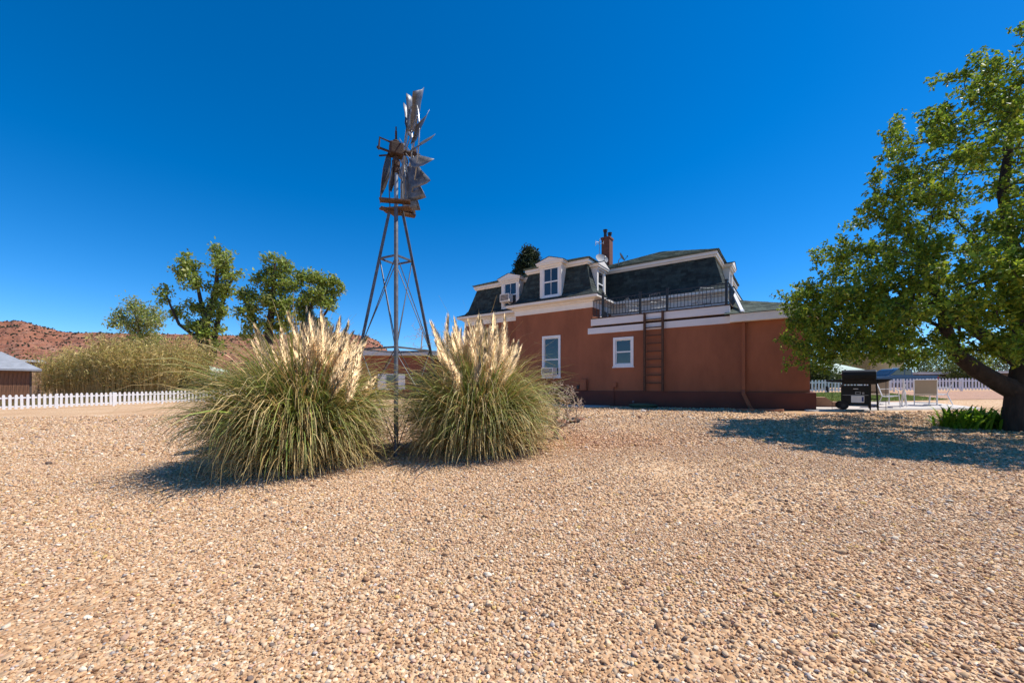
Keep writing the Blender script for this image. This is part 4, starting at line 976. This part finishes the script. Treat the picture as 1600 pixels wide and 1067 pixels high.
# cane thicket behind the left fence
def cane():
    g = np.random.default_rng(8); s = 17.5; n = 2600
    px = g.uniform(66, 272, n); d = g.uniform(-2.2, 2.2, n); x = (px-800)/s; y = F/s+d+1.5; z = ground(x, y)
    hh = (5.5+.5*np.sin(px*.05)+.4*np.sin(px*.13+1))*np.interp(px, [62,80,120,200,255,272], [.75,.9,.9,1,1,.9])*g.uniform(.62, 1.05, n)
    lean = np.column_stack([g.normal(0, .10, n)+np.interp(px, [62,90,240,272], [-.1,0,.08,.32]), g.normal(0, .10, n)])
    B = np.column_stack([x, y, z]); top = B+np.column_stack([lean*hh[:, None], hh]); V = []; Fq = []; C = []
    sd = np.array([.016, 0, 0]); mid = (B+top)/2+np.column_stack([-lean*.15*hh[:, None], np.zeros(n)])
    V = np.stack([B-sd, B+sd, mid-sd*.8, mid+sd*.8, top-sd*.3, top+sd*.3], 1).reshape(-1, 3); k = np.arange(n)*6
    Fq = np.concatenate([np.stack([k, k+1, k+3, k+2], -1), np.stack([k+2, k+3, k+5, k+4], -1)])
    c = np.array([.60,.44,.17])*np.exp(g.normal(0, .25, (n, 1))); C = np.repeat(c, 6, 0)
    m = 17; t = g.uniform(.30, 1, (n, m)); a = (B[:, None]*(1-t[..., None])+top[:, None]*t[..., None]).reshape(-1, 3); N = len(a)
    dr = g.normal(0, 1, (N, 3)); dr[:, 2] = np.abs(dr[:, 2])*.9+.3; dr /= np.linalg.norm(dr, axis=1, keepdims=True); L = g.uniform(.30, .60, N)[:, None]
    w = np.cross(dr, g.normal(0, 1, (N, 3))); w /= np.linalg.norm(w, axis=1, keepdims=True); w *= .026
    tip = a+dr*L+np.array([0, 0, -.10]); md = a+dr*L*.5+np.array([0, 0, .03])
    V2 = np.stack([a, md-w, tip, md+w], 1).reshape(-1, 3); k2 = np.arange(N)*4+len(V); F2 = np.stack([k2, k2+1, k2+2, k2+3], -1)
    tt = t.reshape(-1, 1); cc = np.where(g.random((N, 1)) < .28+.3*tt, [[.36,.31,.08]], [[.64,.48,.19]])*np.exp(g.normal(0, .22, (N, 1)))
    o = np_mesh('cane_thicket', np.concatenate([V, V2]), np.concatenate([Fq, F2]), M['grass'], col=np.concatenate([C, np.repeat(cc, 4, 0)]))
    tag(o, 'tall straw coloured cane thicket behind the white fence', 'cane thicket', kind='stuff')
cane()
# dry weeds at the foot of the thicket and along the back of the fence
def back_strip(n):
    t = RNG.random(n); s = 26 - 8.5*t; px = -40+450*t+RNG.normal(0, 6, n); s = s*RNG.uniform(.62, .97, n); return np.column_stack([(px-800)/s, F/s])
tufts('dry_weeds', 'dry straw and green weeds behind the white picket fence', back_strip, 9000, .45, [(.30,.22,.10),(.16,.16,.05),(.24,.19,.09)], M['grass'], .02)

# bare shrub right of the pampas
bx, by = at(868, 76); bz_ = gz(bx, by); gD = np.random.default_rng(12); a = []
for k in range(380):
    v = gD.normal(0, 1, 3); v /= np.linalg.norm(v); v *= gD.random()**.3; a.append((bx+v[0]*.58, by+v[1]*.5, bz_+.68+v[2]*.56))
tree_thing('bare_shrub', 'leafless pale twiggy shrub in front of the ground floor window', 'shrub', (bx, by, bz_), [([(bx,by,bz_-.05),(bx,by,bz_+.08),(bx+.02,by,bz_+.16),(bx,by,bz_+.24)], .03, .02, None)], a, 900, .03, .035, [(.40,.31,.22),(.5,.4,.3)], 61, M['twig'], tip=.0052, step=.12, frac=.5)

# leafy plant by the tree
def strap_plant(label, px, s, w, seed):
    x, y = at(px, s); t = thing('leafy_plant', label, 'plant', (x, y, gz(x, y)), 0, 'green plants at the tree foot'); g = np.random.default_rng(seed)
    n = int(420*w); ns = 5; cx = g.uniform(-w/2, w/2, n); cy = g.normal(0, .16, n); hd = g.uniform(0, 2*PI, n); th = g.uniform(.7, 1.45, n); L = g.uniform(.30, .62, n)
    X, Y, Z = cx.copy(), cy.copy(), np.zeros(n); V = np.zeros((n, ns+1, 2, 3))
    for i in range(ns+1):
        q = i/ns; wd = .024*math.sin(PI*min(.98, .15+.85*q))+.001; sx, sy = -np.sin(hd)*wd, np.cos(hd)*wd
        V[:, i, 0] = np.stack([X-sx, Y-sy, Z], -1); V[:, i, 1] = np.stack([X+sx, Y+sy, Z], -1)
        e = th-1.5*q*q; X = X+np.cos(hd)*np.cos(e)*L/ns; Y = Y+np.sin(hd)*np.cos(e)*L/ns; Z = np.maximum(Z+np.sin(e)*L/ns, .01)
    idx = np.arange(n*(ns+1)*2).reshape(n, ns+1, 2); Fq = np.stack([idx[:, :-1, 0], idx[:, :-1, 1], idx[:, 1:, 1], idx[:, 1:, 0]], -1).reshape(-1, 4)
    c = np.array([(.18,.32,.02),(.26,.38,.03),(.13,.25,.02)])[g.integers(0, 3, n)]
    np_mesh('foliage', V.reshape(-1, 3), Fq, M['leaf'], t, col=np.repeat(c, (ns+1)*2, 0))
strap_plant('bright green strap leaved plant spreading left of the tree trunk', 1507, 71, .75, 3)
strap_plant('smaller bright green strap leaved clump against the tree trunk', 1546, 72, .5, 4)

# ---------------------------------------------------------------- fences
def fence(label, P0, P1, h, pitch, wid, post_every, seed):
    d = Vector((P1[0]-P0[0], P1[1]-P0[1])); L = d.length; d /= L; ang = math.atan2(d.y, d.x)
    t = thing('picket_fence', label, 'fence', (P0[0], P0[1], gz(*P0)), ang, 'white picket fences')
    hw_ = wid/2; mb = MB(); mb.prism_y([(-hw_,.07),(hw_,.07),(hw_,h-.06),(hw_*.55,h-.012),(0,h),(-hw_*.55,h-.012),(-hw_,h-.06)], -.011, .011)
    pk = mb.build('picket', M['pvc'], t); g0 = gz(*P0); n = int(L/pitch); g = random.Random(seed)
    def gh(x): return gz(P0[0]+d.x*x, P0[1]+d.y*x)-g0
    for k in range(n):
        o = pk if k == 0 else pk.copy()
        if k: COL.objects.link(o)
        x = (k+.5)*pitch; o.location = (x, -.034, gh(x)+g.uniform(-.012, .012)); o.rotation_euler = (g.uniform(-.01, .01), g.uniform(-.02, .02), 0)
    x = 0.0
    while x < L-.01:
        x1 = min(L, x+post_every)
        for z in (.16, h-.24):
            mb = MB(); mb.add([(x,-.022,gh(x)+z),(x1,-.022,gh(x1)+z),(x1,.022,gh(x1)+z),(x,.022,gh(x)+z),(x,-.022,gh(x)+z+.09),(x1,-.022,gh(x1)+z+.09),(x1,.022,gh(x1)+z+.09),(x,.022,gh(x)+z+.09)],
                [(0,3,2,1),(4,5,6,7),(0,1,5,4),(1,2,6,5),(2,3,7,6),(3,0,4,7)]); mb.build('rail', M['pvc'], t)
        mb = MB(); mb.box(-.045,.045,-.05,.04,-.1,h-.05); mb.lathe([(.06,h-.05),(.06,h-.035),(.01,h)], (0,-.005,0), 4); o = mb.build('post', M['pvc'], t); o.location = (x, 0, gh(x))
        x = x1
fence('long white vinyl picket fence in front of the cane thicket and cottonwoods', (-34.8, 14.3), (-17.2, 38.0), .90, .215, .115, 2.44, 1)
fence('white picket fence behind the lawn and patio chairs', (17.5, 28.35), (47, 28.6), .92, .235, .12, 2.44, 2)

# ---------------------------------------------------------------- grill
gx, gy = at(1342, 47.0); gr = thing('gas_grill', 'black gas grill on wheels with side shelves at the patio edge', 'grill', (gx, gy, gz(gx, gy)+.052), R(-41)); gr.scale = (.78, 1, 1)
def gp(mb, name, m=None, parent=None, **k): return mb.build(name, m or M['soot'], parent or gr, **k)
mb = MB(); mb.box(-.58,-.53,-.26,.26,.12,.84); gp(mb, 'side_panel'); mb = MB(); mb.box(.30,.35,-.26,.26,.06,.84); gp(mb, 'side_panel')
mb = MB(); mb.box(-.53,.30,-.24,-.21,.16,.80); gp(mb, 'back_panel'); mb = MB(); mb.box(-.58,.62,-.26,.26,.12,.155); gp(mb, 'bottom_shelf')
mb = MB(); mb.prism_x([(-.29,.84),(.29,.84),(.31,1.0),(-.31,1.0)], -.55, .55); gp(mb, 'firebox', bevel=.01)
lid = MB(); lid.prism_x([(-.31,1.003),(.31,1.003),(.30,1.12),(.24,1.25),(.12,1.315),(-.14,1.315),(-.25,1.26),(-.31,1.14)], -.55, .55); lid = gp(lid, 'lid', bevel=.02)
mb = MB(); mb.tube([(-.4,.34,1.1),(-.4,.39,1.1),(.4,.39,1.1),(.4,.34,1.1)], .016, 8); gp(mb, 'lid_handle', M['steel'], lid)
mb = MB(); mb.box(-.50,.50,-.325,-.315,1.02,1.05); gp(mb, 'lid_hinge', None, lid)
mb = MB(); mb.box(-.55,.55,.31,.36,.84,.98); pnl = gp(mb, 'control_panel')
for k in range(4):
    mb = MB(); mb.lathe([(.028,0),(.024,.03)], (-.36+.24*k,.36,.91), 12, 'y'); gp(mb, 'knob', None, pnl)
mb = MB(); mb.prism_y([(-.56,.90),(-1.02,.92),(-1.10,.95),(-1.10,.99),(-.56,1.0)], -.27, .27); gp(mb, 'side_shelf', bevel=.012)
mb = MB(); mb.prism_y([(.56,.86),(.86,.92),(1.02,.99),(1.02,1.01),(.56,1.01)], -.27, .27); gp(mb, 'side_shelf', bevel=.012)
for x in (.36, .60):
    mb = MB(); mb.bar((x,-.2,0), (x-.05 if x > .5 else x,-.2,.86), .045, .045); mb.bar((x,.2,0), (x-.05 if x > .5 else x,.2,.86), .045, .045); gp(mb, 'leg')
for z in (.36,.60):
    mb = MB(); mb.bar((.36,-.2,z), (.57,-.2,z), .03, .03); gp(mb, 'leg_brace')
for x in (-.88, .83):
    mb = MB(); mb.tube([(x,-.22,.93),(x,-.22,0)], .009, 6); gp(mb, 'shelf_prop')
for y in (-.29, .29):
    mb = MB(); mb.lathe([(.06,-.035),(.13,-.035),(.14,-.02),(.14,.02),(.13,.035),(.06,.035)], (0, 0, 0), 20, 'y'); wh = gp(mb, 'wheel', M['rubber']); wh.location = (-.5 if y < 0 else -.62, y, .14); wh.scale = (1/.78, 1, 1)
    mb = MB(); mb.lathe([(.058,-.038),(.058,.038)], (0, 0, 0), 12, 'y'); gp(mb, 'rim', M['black'], wh)
mb = MB(); mb.box(-.25,.17,-.275,-.241,.24,.47); bx_ = gp(mb, 'white_panel', M['pvc'], bevel=.012); mb = MB(); mb.box(.09,.15,-.278,-.2752,.28,.43); gp(mb, 'blue_mark', mat('blue_print', (.02,.05,.22), .5), bx_)
mb = MB(); mb.box(-.12,.06,-.262,-.2405,.51,.60); mb.box(.10,.17,-.262,-.2405,.52,.58); gp(mb, 'white_plate', M['tinroof']); mb = MB(); mb.box(-.09,.03,-.265,-.2622,.53,.58); gp(mb, 'plate_face', M['soot'])
mb = MB(); mb.box(-.18,-.02,-.262,-.2405,.68,.70); gp(mb, 'badge', M['pvc'])
mb = MB(); mb.bar((-.53,-.25,.485), (.30,-.25,.485), .012, .012); gp(mb, 'rack_bar', M['steel'])
for x, l in ((-1.07,.30),(-1.03,.36)):
    mb = MB(); mb.tube([(x,-.2,.93),(x,-.2,.93-l*.5)], .008, 6); mb.box(x-.035,x+.035,-.21,-.19,.93-l,.93-l*.5); gp(mb, 'utensil', M['black'])

# ---------------------------------------------------------------- small things on the ground
def rock(label, px, s, r, m, seed, sq=.55, group='stones by the path'):
    x, y = at(px, s); g = np.random.default_rng(seed); mb = MB(); n, k = 9, 6; vs = []
    for i in range(k+1):
        ph = PI*i/k
        for j in range(n): q = r*g.uniform(.82, 1.15); vs.append((q*math.sin(ph)*math.cos(2*PI*j/n), q*.8*math.sin(ph)*math.sin(2*PI*j/n), q*sq*math.cos(ph)))
    mb.add(vs, [(i*n+j, (i+1)*n+j, (i+1)*n+(j+1) % n, i*n+(j+1) % n) for i in range(k) for j in range(n)])
    o = mb.build('rock', m, None, bevel=.01); o.location = (x, y, gz(x, y)+r*sq*.55); o.rotation_euler = (0, 0, seed); tag(o, label, 'rock', group)
rock('red sandstone edging rock nearest the bare shrub', 862, 58, .17, M['rock_r'], 1)
rock('flat red sandstone rock in the middle of the edging', 877, 57, .20, M['rock_r'], 2, .4)
rock('rounded red sandstone rock beside the black one', 888, 57, .13, M['rock_r'], 3)
rock('black lava rock at the end of the red edging stones', 898, 57, .17, M['rock_d'], 4, .6)
rock('small pale red rock behind the black lava rock', 908, 52, .14, M['rock_r'], 5, .4)
rock('small white stone beside the green hose', 1005, 43, .10, M['rock_w'], 6, .6)
def slab(label, px, s, w, d, rz, seed):
    x, y = at(px, s); g = random.Random(seed); mb = MB(); mb.prism([(w/2*math.cos(a)*g.uniform(.85,1.1), d/2*math.sin(a)*g.uniform(.85,1.1)) for a in [k*PI/4+.3 for k in range(8)]], -.03, .04)
    o = mb.build('stone_slab', M['rock_r'], None, bevel=.008); o.location = (x, y, gz(x, y)+.03); o.rotation_euler = (.03, -.02, rz); tag(o, label, 'stone slab', 'slabs below the downspout')
slab('flat red stone slab just left of the downspout outlet', 1164, 44.5, .68, .34, -.4, 1); slab('flat red stone slab just right of the downspout outlet', 1203, 45, .80, .30, -.5, 2)
hx, hy = hxy(3.55, -.75); mb = MB(); pts = []
for k in range(170):
    a = k*.30; r_ = .50-.10*math.sin(a*.13)-.0008*k; pts.append((r_*1.15*math.cos(a), r_*.6*math.sin(a), .03+.0009*k+.008*math.sin(a*2.1)))
mb.tube(pts, .016, 6); o = mb.build('garden_hose', M['hose']); o.location = (hx, hy, gz(hx, hy)); o.rotation_euler = (0, 0, HR); tag(o, 'coiled green garden hose lying by the plinth', 'hose')

# ---------------------------------------------------------------- pickup truck beyond the fence
tx, ty = at(1398, 17.6); tk = thing('pickup_truck', 'blue pickup truck parked beyond the far picket fence', 'truck', (tx, ty, gz(tx, ty)), 0)
mb = MB(); mb.prism_y([(-2.9,.50),(-2.9,.95),(-2.75,1.08),(-1.45,1.16),(-1.3,1.18),(.75,1.2),(2.85,1.2),(2.9,1.15),(2.9,.55),(2.35,.5),(2.2,.75),(1.6,.75),(1.45,.5),(-1.35,.5),(-1.5,.75),(-2.15,.75),(-2.3,.5)], -.95, .95); mb.build('body', M['truck'], tk, bevel=.04)
mb = MB(); mb.prism_y([(-1.45,1.17),(-.62,1.74),(-.4,1.80),(.62,1.80),(.75,1.74),(.80,1.19)], -.82, .82); cab = mb.build('cab', M['truck'], tk, bevel=.04)
for x0, x1, x2, x3 in ((-1.12,-.58,.02,.02),(.10,.10,.62,.66)):
    mb = MB(); mb.prism_y([(x0,1.26),(x3,1.26),(x2,1.70),(x1,1.70)], -.833, -.826); mb.build('side_window', M['glass'], cab)
mb = MB(); mb.add([(-1.40,-.72,1.235),(-1.40,.72,1.235),(-.66,.68,1.735),(-.66,-.68,1.735)], [(0,1,2,3)]); mb.build('windshield', M['glass'], cab)
mb = MB(); mb.box(.86,2.83,-.88,.88,1.19,1.212); mb.build('bed_liner', M['soot'], tk)
for x in (-1.83, 1.9):
    for y in (-.86, .86):
        mb = MB(); mb.lathe([(.2,-.11),(.36,-.11),(.38,-.07),(.38,.07),(.36,.11),(.2,.11)], (x,y,.38), 20, 'y'); wh = mb.build('wheel', M['rubber'], tk)
        mb = MB(); mb.lathe([(.2,-.115),(.2,.115)], (x,y,.38), 14, 'y'); mb.build('rim', M['steel'], wh)
for x0, x1 in ((-3.02,-2.88),(2.88,3.02)):
    mb = MB(); mb.box(x0,x1,-.92,.92,.48,.66); mb.build('bumper', M['steel'], tk)
for y in (-.955, .92):
    mb = MB(); mb.box(2.78,2.905,y,y+.035,.85,1.12); mb.build('tail_light', mat('red_lens', (.3,.01,.01), .3), tk)

# ---------------------------------------------------------------- buildings round about
def building(name, label, px0, px1, s, depth, ztop, wallm, wins=(), over=.35, roofm=None, hipped=0., flat=.18, rz=0., width=None):
    x0, y = at(px0, s); x1 = at(px1, s)[0]; xm = (x0+x1)/2; b = thing(name, label, 'building', (xm, y, gz(xm, y))); w = (x1-x0)/2; h = ztop-gz(xm, y)
    if width:
        w = width/2; b.rotation_euler[2] = rz; b.location.x = x1-w*math.cos(rz); b.location.y = y-w*math.sin(rz)
    mb = MB(); mb.box(-w, w, 0, depth, -.3, h); mb.build('wall', wallm, b)
    mb = MB()
    if hipped: 
        mb.add([(-w-over,-over,h),(w+over,-over,h),(w+over,depth+over,h),(-w-over,depth+over,h),(-w*.5,depth/2,h+hipped),(w*.5,depth/2,h+hipped)], [(0,1,5,4),(1,2,5),(2,3,4,5),(3,0,4)]); mb.box(-w-over+.01,w+over-.01,-over+.01,depth+over-.01,h-.12,h-.003)
    else: mb.box(-w-over, w+over, -over, depth+over, h+.002, h+flat)
    mb.build('roof', roofm or M['greyroof'], b)
    for wx, wz, ww, wh_, shut in wins:
        mb = MB(); mb.box(wx-ww/2-.06, wx+ww/2+.06, -.05, -.003, wz-.06, wz+wh_+.06); f = mb.build('window', M['white'], b)
        mb = MB(); mb.box(wx-ww/2, wx+ww/2, -.06, -.051, wz, wz+wh_); mb.build('pane', M['glass'], f)
        if shut:
            for sx in (-1, 1):
                mb = MB(); c = wx+sx*(ww/2+.06+.3); mb.box(c-.28, c+.28, -.06, -.003, wz-.05, wz+wh_+.05); mb.build('shutter', M['white'], f)
    return b
building('brick_building', 'low red brick building with pale flat roof behind the windmill', 556, 676, 21.0, 7, zof(556, 21.0), M['brickwall'], [(-.2,.75,.75,1.05,True)], over=.5, flat=.34)
building('brick_building', 'brick wing with lower parapet beside the pale roofed brick building', 655, 712, 20.0, 6, zof(560, 20.0), M['brickwall'], over=.05, flat=.08, roofm=M['brickwall'])
b = building('plank_shed', 'old plank shed with grey tin roof beyond the left fence', -70, 49, 21.5, 4.5, zof(577, 21.5), M['darkwall'], over=.5, roofm=M['tinroof'], hipped=1.3, rz=R(50), width=5.6)
w_ = 2.8; hgt = zof(577, 21.5)-b.location.z; pl = None
for k in range(int(2*w_/.19)):
    if pl is None:
        mb = MB(); mb.box(-.088, .088, -.03, -.004, -.1, hgt-.13); pl = mb.build('plank', M['plank'], b); o = pl
    else: o = pl.copy(); COL.objects.link(o)
    o.location = (-w_+.1+k*.19, -random.uniform(0, .012), 0)
building('outbuilding', 'long flat roofed outbuilding behind the plank shed', 5, 62, 17.0, 4, zof(566, 17.0), M['tanwall'], over=.3, roofm=M['greyroof'], rz=R(48), width=6)
b = building('white_porch', 'small white house with open porch behind the fence', 262, 312, 13.5, 4, zof(578, 13.5), M['white'], [(-.9,.6,.7,.9,False)], over=.4, roofm=M['mint'], hipped=.7)
for x in (-1.9, -.2, 1.9):
    mb = MB(); mb.box(x-.07, x+.07, -1.4, -1.26, -.2, 1.9); mb.build('porch_post', M['white'], b)
mb = MB(); mb.box(-2.2, 2.2, -1.6, -.42, 1.9, 2.02); mb.build('porch_roof', M['white'], b)
building('ochre_house', 'ochre stucco house wall beyond the blue truck', 1360, 1412, 11.2, 8, zof(553, 11.2), M['yellow'], [(1.2,1.6,.9,1.1,False)], over=.1, flat=.2)
building('green_roofed_house', 'dark walled house with pale green hipped roof beyond the grill', 1282, 1362, 12.4, 7, zof(583, 12.4), M['darkwall'], [(-2,.9,.9,.8,False),(1,.9,.9,.8,False)], over=.6, roofm=M['mint'], hipped=1.4)
building('low_house', 'low brown house with pale flat roof right of the truck', 1436, 1506, 12.2, 6, zof(585, 12.2), M['darkwall'], [(0,.6,1.0,.7,False)], over=.4, flat=.3)
building('low_house', 'dark boarded house at the far right behind the tree trunk', 1510, 1640, 12.8, 6, zof(583, 12.8), M['darkwall'], [(-2,.6,1.0,.7,False),(2,.6,1.0,.7,False)], over=.4, flat=.25)
for k, (px, sv, w, h, cl, lb) in enumerate([(1276,16,3.4,2.6,DG,'dark green shrub at the left end of the far picket fence'),(1300,11,6,6.4,LIME,'green tree over the pale green roofed house'),(1345,10,6.5,6.8,DG,'dark tree between the green roofed and ochre houses'),
        (1428,10.2,5.5,5.8,LIME,'light green tree beside the ochre house'),(1470,10,5.0,5.0,DG,'dark tree behind the low pale roofed house'),(1512,14,3.6,4.2,LIME,'bright green tree right of the low pale roofed house'),(1548,11,6.5,6.2,OLV,'olive tree behind the boarded house'),(1600,11,7,7.5,DG,'dark tree at the end of the boarded house'),
        (1680,11,8,7.5,LIME,'green tree beyond the boarded house')]):
    bush('background_tree', lb, 'tree', px, sv, w, h, 3600, .24, cl, 80+k, 'trees behind the far fence')
